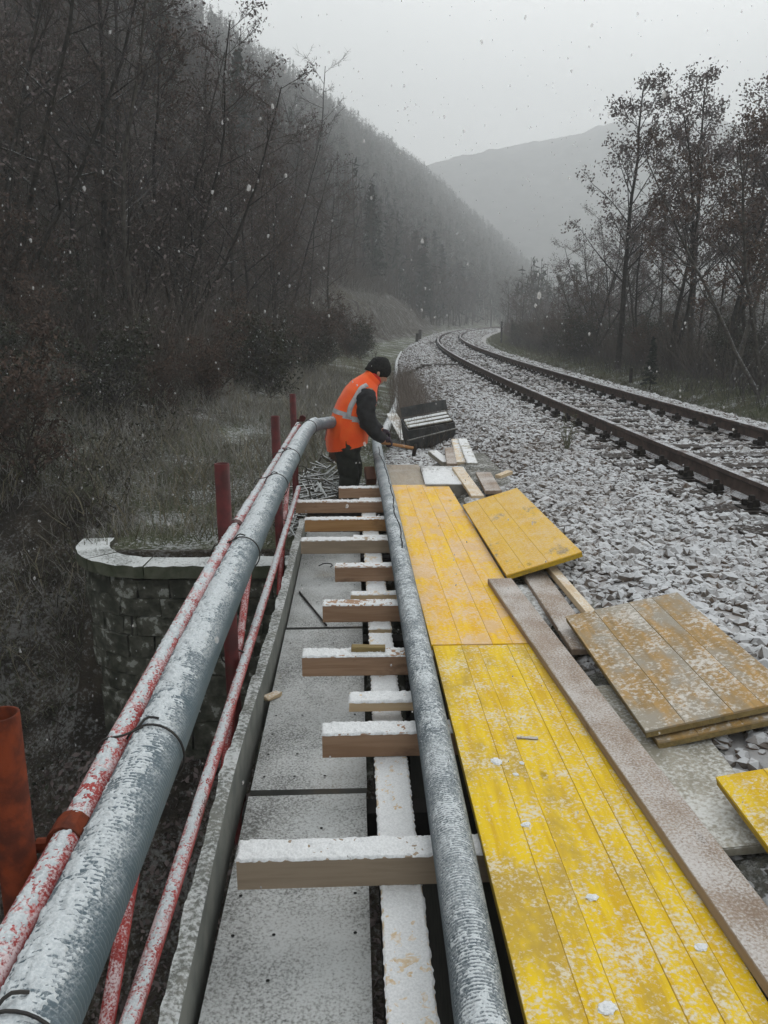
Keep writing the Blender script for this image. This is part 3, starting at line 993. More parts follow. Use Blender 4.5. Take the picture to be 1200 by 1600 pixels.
# ------------------------------------------------------------------ formwork boards: core and separate face strips
def form_board(name, corners, th, n, mat, edge, label, cat='board', group=None, across=False):
    """corners: near-left, near-right, far-left top corners in world space; strips run along near->far"""
    a, b_, c = [Vector(p) for p in corners]
    ey = (c - a); L = ey.length; ey.normalize()
    ex = (b_ - a); ex = (ex - ey * ex.dot(ey)); W = ex.length; ex.normalize()
    ez = ex.cross(ey)
    root = thing(name, (0, 0, 0), label, cat, group)
    root.matrix_world = Matrix.Translation(a - ez * th) @ Matrix((ex, ey, ez)).transposed().to_4x4()
    mb = MB(); mb.box((W / 2, L / 2, (th - .0022) / 2), (W - .003, L - .003, th - .0022))
    link('core', mesh_np('core', *mb.arrays(), edge), root)
    ws = rng.uniform(.6, 1.4, n); ws = ws / ws.sum() * W
    x0 = 0
    for w in ws:
        z1 = th + rng.uniform(-.0008, .0008)
        g = .0004
        x, y = w / 2 - g, L / 2
        v = np.array([[-x, -y, 0], [x, -y, 0], [x, y, 0], [-x, y, 0], [-x, -y, z1 - th + .005], [x, -y, z1 - th + .005], [x, y, z1 - th + .005], [-x, y, z1 - th + .005],
                      [-x + .001, -y + .001, z1 - th + .007], [x - .001, -y + .001, z1 - th + .007], [x - .001, y - .001, z1 - th + .007], [-x + .001, y - .001, z1 - th + .007]])
        f = [[8, 9, 10, 11]]
        for k in range(2):
            for j in range(4):
                f.append([k * 4 + j, k * 4 + (j + 1) % 4, (k + 1) * 4 + (j + 1) % 4, (k + 1) * 4 + j])
        o = link('face_strip', mesh_np('face_strip', v, np.array(f), mat), root, (x0 + w / 2, L / 2, th - .007))
        x0 += w
    root['board_size'] = (W, L, th)
    return root


PT = .44
form_board('formwork_board', [(.335, .45, PT), (.84, .45, PT), (.325, 3.335, PT)], .027, 6, M['yellow_near'], M['yellow_edge'], 'bright yellow formwork board nearest the camera, long with snow specks', 'board', 'yellow boards laid beside the grey pipe')
form_board('formwork_board', [(.32, 3.345, PT + .001), (.81, 3.345, PT + .001), (.295, 6.9, PT)], .027, 4, M['yellow_far'], M['yellow_edge'], 'paler orange yellow board continuing towards the worker, patchy with melting snow', 'board', 'yellow boards laid beside the grey pipe')
form_board('square_board', [(.80, 4.22, .475), (1.20, 4.26, .60), (.785, 5.95, .475)], .03, 3, M['yellow_square'], M['yellow_edge'], 'short yellow board lying askew on the ballast past the brown board stack', 'board')
# stack of two brown boards
for k, (dx, dy) in enumerate(((.035, -.02), (0, 0))):
    form_board('brown_board', [(.93 + dx, 2.43 + dy, .475 + .03 * (k - 0)), (1.43 + dx, 2.49 + dy, .585 + .03 * k), (.935 + dx, 3.50 + dy, .475 + .03 * k)], .026, 4, M['brown_board'], M['brown_edge'],
               ('weathered board just visible under the brownish board on the stack', 'stained brownish yellow board on top of the two board stack')[k], 'board', 'stack of weathered boards on the ballast')
form_board('corner_board', [(1.0, 1.1, .53), (1.5, 1.14, .62), (1.02, 2.11, .53)], .027, 5, M['yellow_near'], M['yellow_edge'], 'yellow board cut off by the right border, lying over a grey plank', 'board')


def plank2(name, p0, p1, w, th, mat, label, cat='plank', group=None, snow=0.0, seed=1, roll=0.0, t=.01, step=.008):
    """plank from bottom-centre p0 to p1"""
    p0, p1 = Vector(p0), Vector(p1)
    d = p1 - p0
    o = timber(name, (0, 0, 0), w, d.length, th, mat, label, cat, group, snow=snow, seed=seed, t=t, step=step)
    ey = d.normalized(); ex = ey.cross(Vector((0, 0, 1))).normalized(); ez = ex.cross(ey)
    Mx = Matrix((ex, ey, ez)).transposed().to_4x4()
    o.matrix_world = Matrix.Translation((p0 + p1) / 2) @ Mx @ Matrix.Rotation(roll, 4, 'Y')
    return o


plank2('long_plank', (.93, .85, .443), (.755, 4.17, .443), .125, .03, M['beam_wood'], 'long brown plank with frosted snow lying along the yellow board edge', snow=0)
plank2('grey_plank', (1.0, 1.89, .43), (1.03, 2.9, .43), .27, .026, M['grey_board'], 'wide grey plank poking out from under the brown board stack', roll=R(-6))
plank2('low_plank', (.97, 3.25, .425), (.975, 4.9, .425), .125, .028, M['beam_wood'], 'brownish plank between the yellow board and the brown stack', roll=R(-3))
plank2('pale_batten', (1.085, 3.25, .46), (1.065, 4.9, .445), .05, .035, M['pale_wood'], 'pale new batten running along the low brownish plank', 'batten', roll=R(-3))
plank2('plywood_sheet', (.47, 6.93, .41), (.45, 8.0, .405), .33, .02, M['plywood'], 'greyish brown plywood sheet at the far end of the yellow boards', 'board')
plank2('slender_batten', (.95, 6.3, .44), (.93, 7.45, .465), .10, .03, M['pale_wood'], 'pale batten leaning on the concrete slab', 'batten')
plank2('pinkish_plank', (1.08, 6.35, .47), (1.12, 7.15, .47), .13, .03, M['beam_wood'], 'short pinkish snowy plank beside the pale batten', 'plank')
plank2('stub_plank', (1.2, 6.85, .5), (1.32, 6.95, .52), .06, .03, M['pale_wood'], 'tiny pale plank end at the corner of the askew yellow board', 'plank')
plank2('split_board', at(636, 690, .12), at(612, 648, .25), .17, .025, M['plywood'], 'tapered grey board lying beyond the hammer', 'board', snow=.45, seed=71)
# offcuts
plank2('wood_offcut', at(699, 729, .36), at(676, 711, .36), .10, .05, M['grey_board'], 'small snowy offcut lying flat before the upright offcuts', 'offcut', 'wood offcuts on the rubble by the toolbox', snow=.6, seed=72)
plank2('wood_offcut', at(706, 732, .38), at(702, 706, .42), .10, .05, M['beam_wood'], 'narrow pinkish offcut propped at the side of the offcut heap', 'offcut', 'wood offcuts on the rubble by the toolbox')
plank2('wood_offcut', at(722, 731, .38), at(713, 694, .44), .11, .06, M['pale_wood'], 'pale offcut in the middle of the heap', 'offcut', 'wood offcuts on the rubble by the toolbox', snow=.5, seed=73)
plank2('wood_offcut', at(738, 731, .41), at(722, 692, .46), .10, .05, M['grey_board'], 'frosted grey offcut on the side nearest the rails', 'offcut', 'wood offcuts on the rubble by the toolbox', snow=.65, seed=74)
# concrete slab, rubble lumps
timber('concrete_slab', (.80, 7.25, .33), .40, .84, .13, M['concrete'], 'snow covered concrete slab between plywood sheet and ballast', 'slab', rot=(0, 0, R(-2)), snow=.7, seed=75, t=.02, jit=.012, step=.014, bev=.01)


def lump(name, c, size, mat, label, cat, seed=0, group=None, rz=0., pw=.6):
    iv, jf = ico()
    # subdivide once
    v = [tuple(x) for x in iv]; f = []
    mid = {}
    def m_(a, b):
        k = (min(a, b), max(a, b))
        if k not in mid:
            p = (np.array(v[a]) + np.array(v[b])) / 2
            v.append(tuple(p / np.linalg.norm(p))); mid[k] = len(v) - 1
        return mid[k]
    for _ in range(2):
        mid.clear(); f = []
        for a, b, c_ in (jf if _ == 0 else f2):
            ab, bc, ca = m_(a, b), m_(b, c_), m_(c_, a)
            f += [[a, ab, ca], [b, bc, ab], [c_, ca, bc], [ab, bc, ca]]
        f2 = list(f)
    V = np.array(v)
    V = np.sign(V) * np.abs(V) ** pw
    if pw > .9: V = V * (1 + .9 * (fbm(V * 3 + seed, 2, seed) - .5)[:, None])
    V = V * (1 + .35 * (fbm(V * 2.2 + seed * 7, 3, seed) - .5)[:, None])
    V = V * np.array(size) / 2
    o = link(name, mesh_np(name, V, np.array(f2), mat))
    o.location = c; o.rotation_euler = (0, 0, rz)
    tag(o, label, cat, group)
    return o


lump('concrete_lump', (.885, 4.0, .37), (.17, .62, .11), M['concrete'], 'elongated broken concrete lump with snow below the yellow askew board', 'rubble', 3, rz=R(3))
lump('rubble_chunk', (.93, 6.3, .38), (.16, .3, .14), M['concrete'], 'rough rubble chunk wedged under the pale batten', 'rubble', 5)
lump('rubble_chunk', (.99, 3.0, .36), (.14, .3, .10), M['mortar'], 'dark crumbly chunk beneath the stacked boards', 'rubble', 6)
# sand / mortar strip under the planks
sx_, sy_ = np.meshgrid(np.linspace(.80, 1.35, 60), np.linspace(.6, 8.6, 420), indexing='ij')
sz_ = np.interp(sx_, [.80, .9, 1.0, 1.1, 1.35], [.30, .37, .40, .44, .44]) + .035 * (fbm(v3(sx_ * 9, sy_ * 9), 4, 41) - .5)
tag(link('rubble_strip', mesh_np('rubble_strip', np.stack([sx_, sy_, sz_], -1), gridfaces(60, 420), M['mortar'], True)), 'strip of crumbled mortar and grit beneath the boards', kind='structure')
# rubble and snow heap beyond the boards
mb_x, mb_y = np.meshgrid(np.linspace(.15, 1.9, 70), np.linspace(8.0, 12.5, 120), indexing='ij')
hz = .26 - .07 * (mb_y - 8.0) + np.interp(mb_x, [.15, .5, 1.2, 1.9], [-.25, 0, .06, .0]) + .12 * (fbm(v3(mb_x * 4, mb_y * 4), 5, 43) - .5)
tag(link('rubble_heap', mesh_np('rubble_heap', np.stack([mb_x, mb_y, hz], -1), gridfaces(70, 120), m_basic('heap', (0.13, 0.115, 0.1), (0.22, 0.2, 0.17), 12, .95, SN(.6, 40, 4, .08, (.62, .63, .64)), .8, .03), True)), 'low bank of rubble and snow between worker and ballast', kind='structure')
n = 1500
px_, py_ = rng.uniform(.3, 1.9, n), rng.uniform(8.0, 12.5, n)
pz_ = .26 - .07 * (py_ - 8.0) + np.interp(px_, [.15, .5, 1.2, 1.9], [-.25, 0, .06, .0]) + .12 * (fbm(v3(px_ * 4, py_ * 4), 5, 43) - .5)
v, f = stones(np.stack([px_, py_, pz_], -1), rng.uniform(.012, .045, n))
tag(link('rubble', mesh_np('rubble', v, f, M['ballast_stone'])), 'small broken stones scattered beyond the boards', kind='stuff')

# ------------------------------------------------------------------ railing
rail = thing('railing', (-.5, 3.5, -.1), 'red tubular steel railing along the walkway edge with snow on its rails', 'railing')
posts = [(1.24, -.568, 1.188), (3.28, -.528, 1.245), (5.62, -.535, 1.17), (7.8, -.575, 1.13)]
for i, (py, pxx, zt) in enumerate(posts):
    r_ = .03
    # open steel tube: outer wall, rim and inner wall
    zs = [-.45, zt, zt, zt - .25]
    rr_ = [r_, r_, r_ - .005, r_ - .005]
    n_ = 20
    a = np.arange(n_) * 2 * math.pi / n_
    lean = .012 * (zt)
    vs = np.concatenate([np.stack([pxx + q * np.cos(a) - .008 * (z_ - 1), py + q * np.sin(a), np.full(n_, z_)], -1) for z_, q in zip(zs, rr_)])
    k = np.arange(n_)
    fs = np.concatenate([np.stack([m_ * n_ + k, m_ * n_ + (k + 1) % n_, (m_ + 1) * n_ + (k + 1) % n_, (m_ + 1) * n_ + k], -1) for m_ in range(3)])
    o = wpart('post', vs, fs, M['rust'] if i == 0 else M['red_dark'], rail, True)
    if i == 0: o['label'] = 'rusty orange open ended post'
hr = [(-.50, .5, .935), (-.49, 1.2, .945), (-.492, 1.7, .955), (-.49, 3.1, .975), (-.50, 5.2, .925), (-.50, 7.3, .90)]
hrp = resample(hr, .05)
h_o = wpart('handrail', *tube(hrp, .0255, 14), M['red_paint'], rail, True)
snow_on_tube('snow_cover', hr, .0255, h_o, .47, .009, .004, R(66), 22, 80, 5)
mr = [(-.47, .8, .41), (-.465, 1.7, .413), (-.468, 2.5, .41), (-.47, 4.7, .42), (-.48, 6.9, .42)]
m_o = wpart('midrail', *tube(resample(mr, .05), .0205, 12), M['red_paint'], rail, True)
snow_on_tube('snow_cover', mr, .0205, m_o, .50, .008, .004, R(68), 20, 80, 6)
for (ya, za, yb, zb) in ((2.15, .92, .85, .0), (4.3, .93, 2.75, .0), (6.6, .88, 5.3, .02)):
    b_o = wpart('brace', *tube([(-.51, ya, za), (-.515, yb, zb)], .017, 10), M['red_paint'], rail, True)
# coupler clamps between posts and rails
for i, (py, pxx, zt) in enumerate(posts):
    zz_ = float(np.interp(py, hrp[:, 1], hrp[:, 2]))
    mb = MB(); mtube(mb, [(pxx + .02, py + .036, zz_ - .02), (-.49, py + .036, zz_ - .02)], .013, 8)
    mtube(mb, [(-.492, py + .01, zz_), (-.492, py + .062, zz_)], .031, 12)
    wpart('clamp', *mb.arrays(), M['red_dark'] if i else M['rust'], rail)
    if i:
        mb = MB()
        a = np.linspace(0, 2 * math.pi, 17)
        mtube(mb, np.stack([-.518 + .052 * np.cos(a), np.full(17, py + .02), .415 + .034 * np.sin(a)], -1), .004, 5)
        wpart('wire_tie', *mb.arrays(), M['wire'], rail)

# ------------------------------------------------------------------ corrugated pipes
def corrugated(path, r, pitch, depth, n, ymax_ribs):
    p = resample(path, pitch / 4)
    k = np.arange(len(p))
    prof_ = np.array([0, 0, -1, -1])[k % 4] * depth
    fade = np.clip((ymax_ribs - p[:, 1]) / 1.5, 0, 1)
    keep = (p[:, 1] < ymax_ribs) | (k % 6 == 0)
    keep[-1] = True
    return tube(p[keep], (r + prof_ * fade)[keep], n)


pipe1 = thing('grey_pipe', (-.41, 3.5, .95), 'grey corrugated conduit tied along the railing, half covered in snow', 'pipe')
p1 = [(-.425, .5, .915), (-.415, .95, .925), (-.414, 1.6, .94), (-.42, 2.3, .95), (-.415, 4.2, .955), (-.40, 6.2, .935), (-.385, 7.0, .915), (-.35, 7.35, .905)]
b_o = wpart('conduit', *corrugated(p1, .057, .0095, .0028, 28, 6.0), M['grey_pipe'], pipe1, True)
snow_on_tube('snow_cover', p1, .0565, pipe1, .49, .009, .004, R(66), 44, 60, 7, lean=-.2)


def ties(root, pts, path, r, extra=True):
    pp = resample(path, .02)
    for (yy, with_rail) in pts:
        c = np.array([np.interp(yy, pp[:, 1], pp[:, q]) for q in range(3)])
        a = np.linspace(R(-60), R(250), 26)
        loop = np.stack([c[0] + (r + .006) * np.cos(a), np.full(26, yy) + .05 * np.linspace(-.5, .5, 26), c[2] + (r + .006) * np.sin(a)], -1)
        mb = MB(); mtube(mb, loop, .0026, 5)
        if with_rail:
            q = [(c[0] - .02, yy, c[2] + r + .001), (c[0] - .06, yy - .005, c[2] + .042), (c[0] - .10, yy - .01, c[2] + .035), (c[0] - .115, yy - .02, c[2] + .01)]
            mtube(mb, resample(q, .01), .0026, 5)
            mtube(mb, resample([(c[0] - .03, yy, c[2] + r + .0), (c[0] - .015, yy + .02, c[2] + r + .012), (c[0] + .005, yy + .03, c[2] + r + .004)], .01), .0028, 5)
        wpart('wire_tie', *mb.arrays(), M['wire'], root)


ties(pipe1, [(.86, 1), (1.56, 1), (3.0, 1), (4.3, 1), (5.2, 1), (7.0, 1)], p1, .057)
pipe_r = thing('drain_pipe', (-.1, 7.7, .9), 'short reddish grey drain pipe running behind the worker from the railing end', 'pipe')
wpart('grey_section', *tube(resample([(-.36, 7.30, .90), (-.28, 7.6, .88), (-.2, 7.86, .86)], .03), .055, 18), M['grey_pipe'], pipe_r, True)
wpart('red_section', *tube(resample([(-.20, 7.87, .86), (-.08, 8.2, .83), (.02, 8.45, .81)], .03), .059, 18), M['red_dark'], pipe_r, True)

pz = .468
p2px = [(762, 1640, pz), (738, 1500, pz), (709, 1330, pz), (676, 1140, pz), (650, 1000, pz), (625, 870, pz), (607, 780, pz), (596, 735, pz), (590, 704, .44), (589, 691, .40), (604, 668, .2), (616, 640, .12), (621, 624, .08), (620, 606, .06), (619, 580, .06), (622, 560, .05), (634, 538, 0.02)]
p2 = [at(a, b, c) for a, b, c in p2px]
p2 = [Vector((p2[0].x + .02, p2[0].y - .5, pz))] + p2
pipe2 = thing('laid_pipe', (.2, 4, .45), 'grey frosted corrugated conduit lying across the timbers beside the yellow boards', 'pipe')
wpart('conduit', *corrugated(p2[:11], .0545, .0095, .0026, 26, 6.0), M['grey_pipe_worn'], pipe2, True)
far_p = resample([tuple(q) for q in p2[10:]], .15)
wpart('far_conduit', *tube(far_p, .065, 12), m_basic('pale_pipe', (.30, .33, .34), (.36, .39, .40), 6, .5, SN(.6, 40, 5, .1, (.62, .64, .66))), pipe2, True)
mb = MB()
jp = at(620, 606, .06); mtube(mb, [tuple(jp + Vector((0, -.06, 0))), tuple(jp + Vector((0, .06, 0)))], .085, 14); wpart('coupling', *mb.arrays(), M['wire'], pipe2)
snow_on_tube('snow_cover', p2[:9], .054, pipe2, .31, .006, .004, R(95), 52, 70, 17)
# dark split running along the far part
sp_ = resample([tuple(q) for q in p2[6:11]], .03)
_, s_side, s_up = frames(sp_)
wob = .35 + .5 * (fbm(v3(sp_[:, 1] * 2.2, 0, 0), 3, 91) - .5) * 2
cr_ = sp_ + (s_side * np.sin(wob)[:, None] + s_up * np.cos(wob)[:, None]) * .0545
mb = MB(); mtube(mb, cr_[:int(len(cr_) * .8)], .0045, 5); wpart('slit', *mb.arrays(), M['hole'], pipe2)

# small things on the deck
mb = MB(); q0, q1 = at(468, 925, .185), at(510, 977, .19)
mtube(mb, [tuple(q0), tuple(q1)], .006, 6)
o = link('metal_rod', mesh_np('metal_rod', *mb.arrays(), M['iron_dark'])); tag(o, 'thin dark metal rod lying askew on the snowy deck', 'rod')
timber('wood_chip', at(425, 1091, DZ), .045, .085, .02, M['pale_wood'], 'small pale wood chip by the toe board', 'wood chip', rot=(0, 0, R(-40)), bev=.004, jit=.004)
q = [at(498, 884, .19), at(508, 880, .2), at(520, 882, .2), at(516, 886, .19)]
mb = MB(); mtube(mb, resample(q, .02), .004, 5)
tag(link('wire_scrap', mesh_np('wire_scrap', *mb.arrays(), M['wire'])), 'curled scrap of dark wire on the far deck panel', 'wire')

# debris flecks on the near yellow board
k_ = [(776, 1190, .017, 'large whitish clot just past the wood splinter on the yellow board'), (815, 1192, .008, 'small whitish clot right beside the large one by the splinter'), (806, 1210, .008, 'tiny whitish clot halfway down the bright yellow board'),
      (822, 1288, .012, 'flat greyish clot at the middle of the bright yellow board'), (925, 1402, .013, 'whitish clot on a dark groove of the bright yellow board'),
      (948, 1575, .017, 'fat whitish clot at the near end of the bright yellow board'), (1095, 1480, .014, 'whitish clot beside the long brown plank on the bright yellow board')]
for (a_, b_, s_, lab_) in k_:
    c = at(a_, b_, PT + .001)
    o = lump('plaster_fleck', c, (s_ * 2.4, s_ * 1.7, s_ * .6), M['snow'], lab_, 'fleck', random.randint(1, 99), 'whitish clots on the bright yellow board', random.uniform(0, 3), 1.0)
c = at(824, 1154, PT)
timber('wood_splinter', c, .012, .07, .006, M['beam_wood'], 'brown wood splinter lying crosswise on the bright yellow board', 'splinter', rot=(0, 0, R(80)), bev=.002)

# ------------------------------------------------------------------ toolbox
tb_c = at(672, 690, .16)
tb = thing('toolbox', tb_c + Vector((0, .15, 0)), 'dark open metal box with snow covered slats, tilted on the rubble', 'toolbox')
tb.rotation_euler = (R(16), R(-9), R(8))


def lpart(name, c, size, mat, root, rot=None, jit=0.001):
    mb = MB(); mb.box(c, size, rot, jit)
    return link(name, mesh_np(name, *mb.arrays(), mat), root)


Wb, Db, Hb = .66, .42, .30
lpart('front_panel', (0, -Db / 2, Hb / 2), (Wb, .012, Hb), M['box_metal'], tb)
lpart('rear_panel', (0, Db / 2, Hb / 2), (Wb, .012, Hb), M['box_metal'], tb)
for s in (-1, 1): lpart('side_panel', (s * (Wb / 2 - .006), 0, Hb / 2), (.012, Db - .014, Hb), M['box_metal'], tb)
lpart('base_panel', (0, 0, .006), (Wb - .03, Db - .03, .012), M['box_metal'], tb)
lpart('rim_bar', (0, -Db / 2 - .01, Hb * .62), (Wb + .04, .014, .014), M['concrete'], tb, Matrix.Rotation(R(-4), 3, 'Y'))
for i in range(3):
    sl = lpart('slat', (0, -.10 + i * .10, Hb + .0 + .006 * i), (Wb * .94, .07, .018), M['grey_board'], tb, Matrix.Rotation(R(random.uniform(-4, 4)), 3, 'Z'))
    s2 = snow_on_box(tb, Wb * .9, .06, Hb + .012 + .006 * i, .8, .012, .01, 80 + i, parent=sl); s2.location = (0, -.10 + i * .10, 0)
lpart('lid', (.02, Db / 2 + .05, Hb + .07), (Wb * 1.0, .012, .14), M['box_metal'], tb, Matrix.Rotation(R(-28), 3, 'X'))

# dark red boards by the worker
plank2('red_stake', at(522, 722, .15), at(524, 698, .55), .13, .03, M['dark_red_wood'], 'dark red brown board standing behind the worker', 'board')
plank2('red_block', at(580, 758, .2), at(576, 738, .3), .10, .08, M['dark_red_wood'], 'dark red wooden block beside the worker boots', 'block')


# ------------------------------------------------------------------ worker
def loft(rings, n=28):
    """rings: centre, side vector half-width a, depth vector half-depth b  -> closed surface"""
    vs = []
    ang = np.arange(n) * 2 * np.pi / n
    for c, a, b in rings:
        c, a, b = map(np.array, (c, a, b))
        ca, sa = np.cos(ang), np.sin(ang)
        ca = np.sign(ca) * np.abs(ca) ** .85; sa = np.sign(sa) * np.abs(sa) ** .85
        vs.append(c + ca[:, None] * a + sa[:, None] * b)
    m = len(rings)
    v = np.concatenate(vs + [np.array([rings[0][0]]), np.array([rings[-1][0]])])
    i, j = np.meshgrid(np.arange(m - 1), np.arange(n), indexing='ij'); j2 = (j + 1) % n
    f = np.stack([i * n + j, i * n + j2, (i + 1) * n + j2, (i + 1) * n + j], -1).reshape(-1, 4)
    k = np.arange(n)
    t = np.concatenate([np.stack([(k + 1) % n, k, np.full(n, m * n)], -1), np.stack([(m - 1) * n + k, (m - 1) * n + (k + 1) % n, np.full(n, m * n + 1)], -1)])
    return v, [f, t]


def skin(name, verts, edges, radii, mat, parent, sub=2, root=0):
    me = bpy.data.meshes.new(name)
    me.from_pydata([tuple(v) for v in verts], edges, [])
    o = link(name, me, parent)
    sk = o.modifiers.new('skin', 'SKIN')
    for i, r in enumerate(radii):
        sv = me.skin_vertices[0].data[i]
        sv.radius = (r, r) if not isinstance(r, tuple) else r
        sv.use_root = (i == root)
    sk.use_smooth_shade = True
    if sub:
        s = o.modifiers.new('sub', 'SUBSURF'); s.levels = sub; s.render_levels = sub
    me.materials.append(mat)
    return o


WK = thing('person', (atd(562, 790, 7.95).x, 7.95, -.12), 'person in orange high visibility vest, dark jacket and black beanie, bending forward with a hammer', 'person', rz=R(8))
# local frame: +X is where the person faces, +Y away from the camera, Z up.  Height about 1.7 m, leaning forward.
hipz, shz = .86, 1.30
hip = (-.13, 0, hipz)
sh = (.07, 0, 1.29)
hd = (.185, 0, 1.435)
bv, be, br = [], [], []


def bvx(p, r, prev=None):
    bv.append(p); br.append(r)
    if prev is not None: be.append((prev, len(bv) - 1))
    return len(bv) - 1


p0 = bvx(hip, .13)
p1_ = bvx((-.09, 0, 1.02), .125, p0)
p2_ = bvx((-.02, 0, 1.18), .13, p1_)
p3_ = bvx(sh, .10, p2_)
p4_ = bvx((.125, 0, 1.35), .055, p3_)
p5_ = bvx((.16, 0, 1.40), .06, p4_)
for s in (-1, 1):
    a = bvx((-.13, .10 * s, .80), .09, p0)
    b = bvx((-.10 + .02 * s, .11 * s, .46), .062, a)
    c = bvx((-.14 + .02 * s, .12 * s, .10), .042, b)
    d = bvx((-.08 + .02 * s, .12 * s, .04), .035, c)
    d = bvx((.02 + .02 * s, .125 * s, .03), .03, d)
    a = bvx((.06, .19 * s, 1.25), .06, p3_)
    if s < 0:
        b = bvx((.045, -.245, 1.01), .047, a); c = bvx((.19, -.205, .825), .035, b); bvx((.235, -.19, .80), .028, c)
    else:
        b = bvx((.07, .24, 1.02), .047, a); c = bvx((.24, .15, .86), .035, b); bvx((.275, .13, .845), .028, c)
skin('body', bv, be, br, M['skin'], WK, 1)
# head: egg, jaw, nose, ears, eyes on one lofted surface plus features
hz_, HV = 0, []
tilt = R(38)      # looking down
ct, st = math.cos(tilt), math.sin(tilt)


def H(x, y, z):   # head space -> local: x forward, z up, pitched forward
    return (hd[0] + x * ct + z * st, hd[1] + y, hd[2] - x * st + z * ct)


rings = []
for z, a, f0, b0 in ((-.115, .028, .055, .012), (-.10, .045, .075, .03), (-.075, .057, .088, .06), (-.04, .066, .092, .085), (0, .073, .094, .098), (.04, .076, .094, .102), (.08, .07, .082, .095), (.105, .052, .058, .07), (.118, .02, .02, .03)):
    cx = (f0 - b0) / 2; dx = (f0 + b0) / 2
    c = H(cx, 0, z); e = H(cx + dx, 0, z)
    rings.append((c, (0, a, 0), (e[0] - c[0], 0, e[2] - c[2])))
v, fs = loft(rings, 24)
link('head', mesh_np('head', v, fs, M['skin'], True), WK)
mb = MB()
nv = np.array([H(.09, 0, .03), H(.09, -.014, -.022), H(.09, .014, -.022), H(.118, 0, -.018), H(.10, 0, -.03)])
mb.add(nv, [[0, 1, 3], [0, 3, 2], [1, 4, 3], [3, 4, 2]])
link('nose', mesh_np('nose', *mb.arrays(), M['skin'], True), WK)
for s in (-1, 1):
    V, F = stones(np.array([H(.084, .03 * s, .012)]), [.012], 1, 0); link('eye', mesh_np('eye', V, F, M['eye'], True), WK)
    V, F = stones(np.array([H(-.01, .075 * s, -.01)]), [.028], 1, 0.1); link('ear', mesh_np('ear', V, F, M['skin'], True), WK)
v, fs = loft([(H(.088, 0, -.062), (0, .024, 0), (.004, 0, .0)), (H(.094, 0, -.058), (0, .022, 0), (.004, 0, .004)), (H(.093, 0, -.052), (0, .018, 0), (.003, 0, .003))], 10)
link('mouth', mesh_np('mouth', v, fs, M['dark_red_wood'], True), WK)
# beanie with folded brim and slightly bumpy knit
rings = []
for z, g in ((-.035, 1.06), (.0, 1.15), (.035, 1.17), (.045, 1.11), (.08, 1.12), (.115, 1.0), (.14, .74), (.155, .36)):
    base = np.interp(z, [-.04, 0, .04, .08, .11, .13, .16], [.068, .073, .077, .075, .066, .055, .03])
    bb = base * 1.30
    sh_ = -.012 if z > -.01 else -.028
    c = H(sh_, 0, z); e = H(sh_ + bb * g, 0, z + (.018 if z < .05 else 0))
    rings.append((c, (0, base * g * 1.06, 0), (e[0] - c[0], 0, e[2] - c[2])))
v, fs = loft(rings, 36)
v = v + (fbm(v * 45, 2, 4) - .5)[:, None] * .008
link('beanie', mesh_np('beanie', v, fs, M['beanie'], True), WK)
# high visibility vest: one lofted shell from hem to collar
def ring(x, z, hw, hd_, tl):
    return ((x, 0, z), (0, hw, 0), (hd_ * math.cos(tl), 0, -hd_ * math.sin(tl)))


vr = [ring(-.115, .735, .205, .185, R(-12)), ring(-.118, .745, .218, .20, R(-12)), ring(-.115, .83, .222, .205, R(-8)), ring(-.10, .93, .222, .195, R(2)), ring(-.07, 1.03, .225, .185, R(12)),
      ring(-.03, 1.13, .232, .175, R(22)), ring(.015, 1.215, .232, .165, R(30)), ring(.05, 1.275, .205, .145, R(36)), ring(.085, 1.325, .15, .115, R(42)), ring(.115, 1.365, .10, .092, R(44)), ring(.145, 1.40, .092, .088, R(46)), ring(.147, 1.398, .078, .075, R(46))]
# finer interpolation along the body for cloth folds
def vest_surface(n=64, m=70, grow=0.0):
    C = np.array([r[0] for r in vr]); A = np.array([r[1] for r in vr]); B = np.array([r[2] for r in vr])
    t = np.linspace(0, len(vr) - 1, m)
    ii = np.arange(len(vr))
    itp = lambda Q: np.stack([np.interp(t, ii, Q[:, k]) for k in range(3)], -1)
    C, A, B = itp(C), itp(A), itp(B)
    ang = np.arange(n) * 2 * np.pi / n
    ca, sa = np.cos(ang), np.sin(ang)
    ca = np.sign(ca) * np.abs(ca) ** .9; sa = np.sign(sa) * np.abs(sa) ** .9
    P = C[:, None] + A[:, None] * ca[None, :, None] + B[:, None] * sa[None, :, None]
    nrm = A[:, None] / (np.linalg.norm(A, axis=1)[:, None, None]) * ca[None, :, None] + B[:, None] / np.linalg.norm(B, axis=1)[:, None, None] * sa[None, :, None]
    fold = (fbm(P * np.array([9, 9, 5]), 3, 12) - .5) * .035 + (fbm(P * np.array([26, 26, 9]), 2, 13) - .5) * .010
    fold = fold * np.clip(1.15 - t / 9, 0.15, 1)[:, None]
    P = P + nrm * (fold + grow)[..., None]
    return P, t


P, tt = vest_surface()
m_, n_ = P.shape[:2]
i, j = np.meshgrid(np.arange(m_ - 1), np.arange(n_), indexing='ij'); j2 = (j + 1) % n_
F = np.stack([i * n_ + j, i * n_ + j2, (i + 1) * n_ + j2, (i + 1) * n_ + j], -1).reshape(-1, 4)
vest = link('vest', mesh_np('vest', P.reshape(-1, 3), F, M['orange'], True), WK)
P2, _ = vest_surface(grow=.004)


def strip(mask_fn, name):
    cen = P2.reshape(-1, 3)
    fc = cen[F].mean(1)
    keep = mask_fn(fc)
    vv_, inv = np.unique(F[keep].ravel(), return_inverse=True)
    if len(vv_):
        link(name, mesh_np(name, cen[vv_], inv.reshape(-1, 4), M['reflective'], True), vest)


def waist(c):
    zrel = c[:, 2] - (1.02 - .42 * (c[:, 0] + .07))
    return np.abs(zrel) < .026


strip(waist, 'reflective_band')
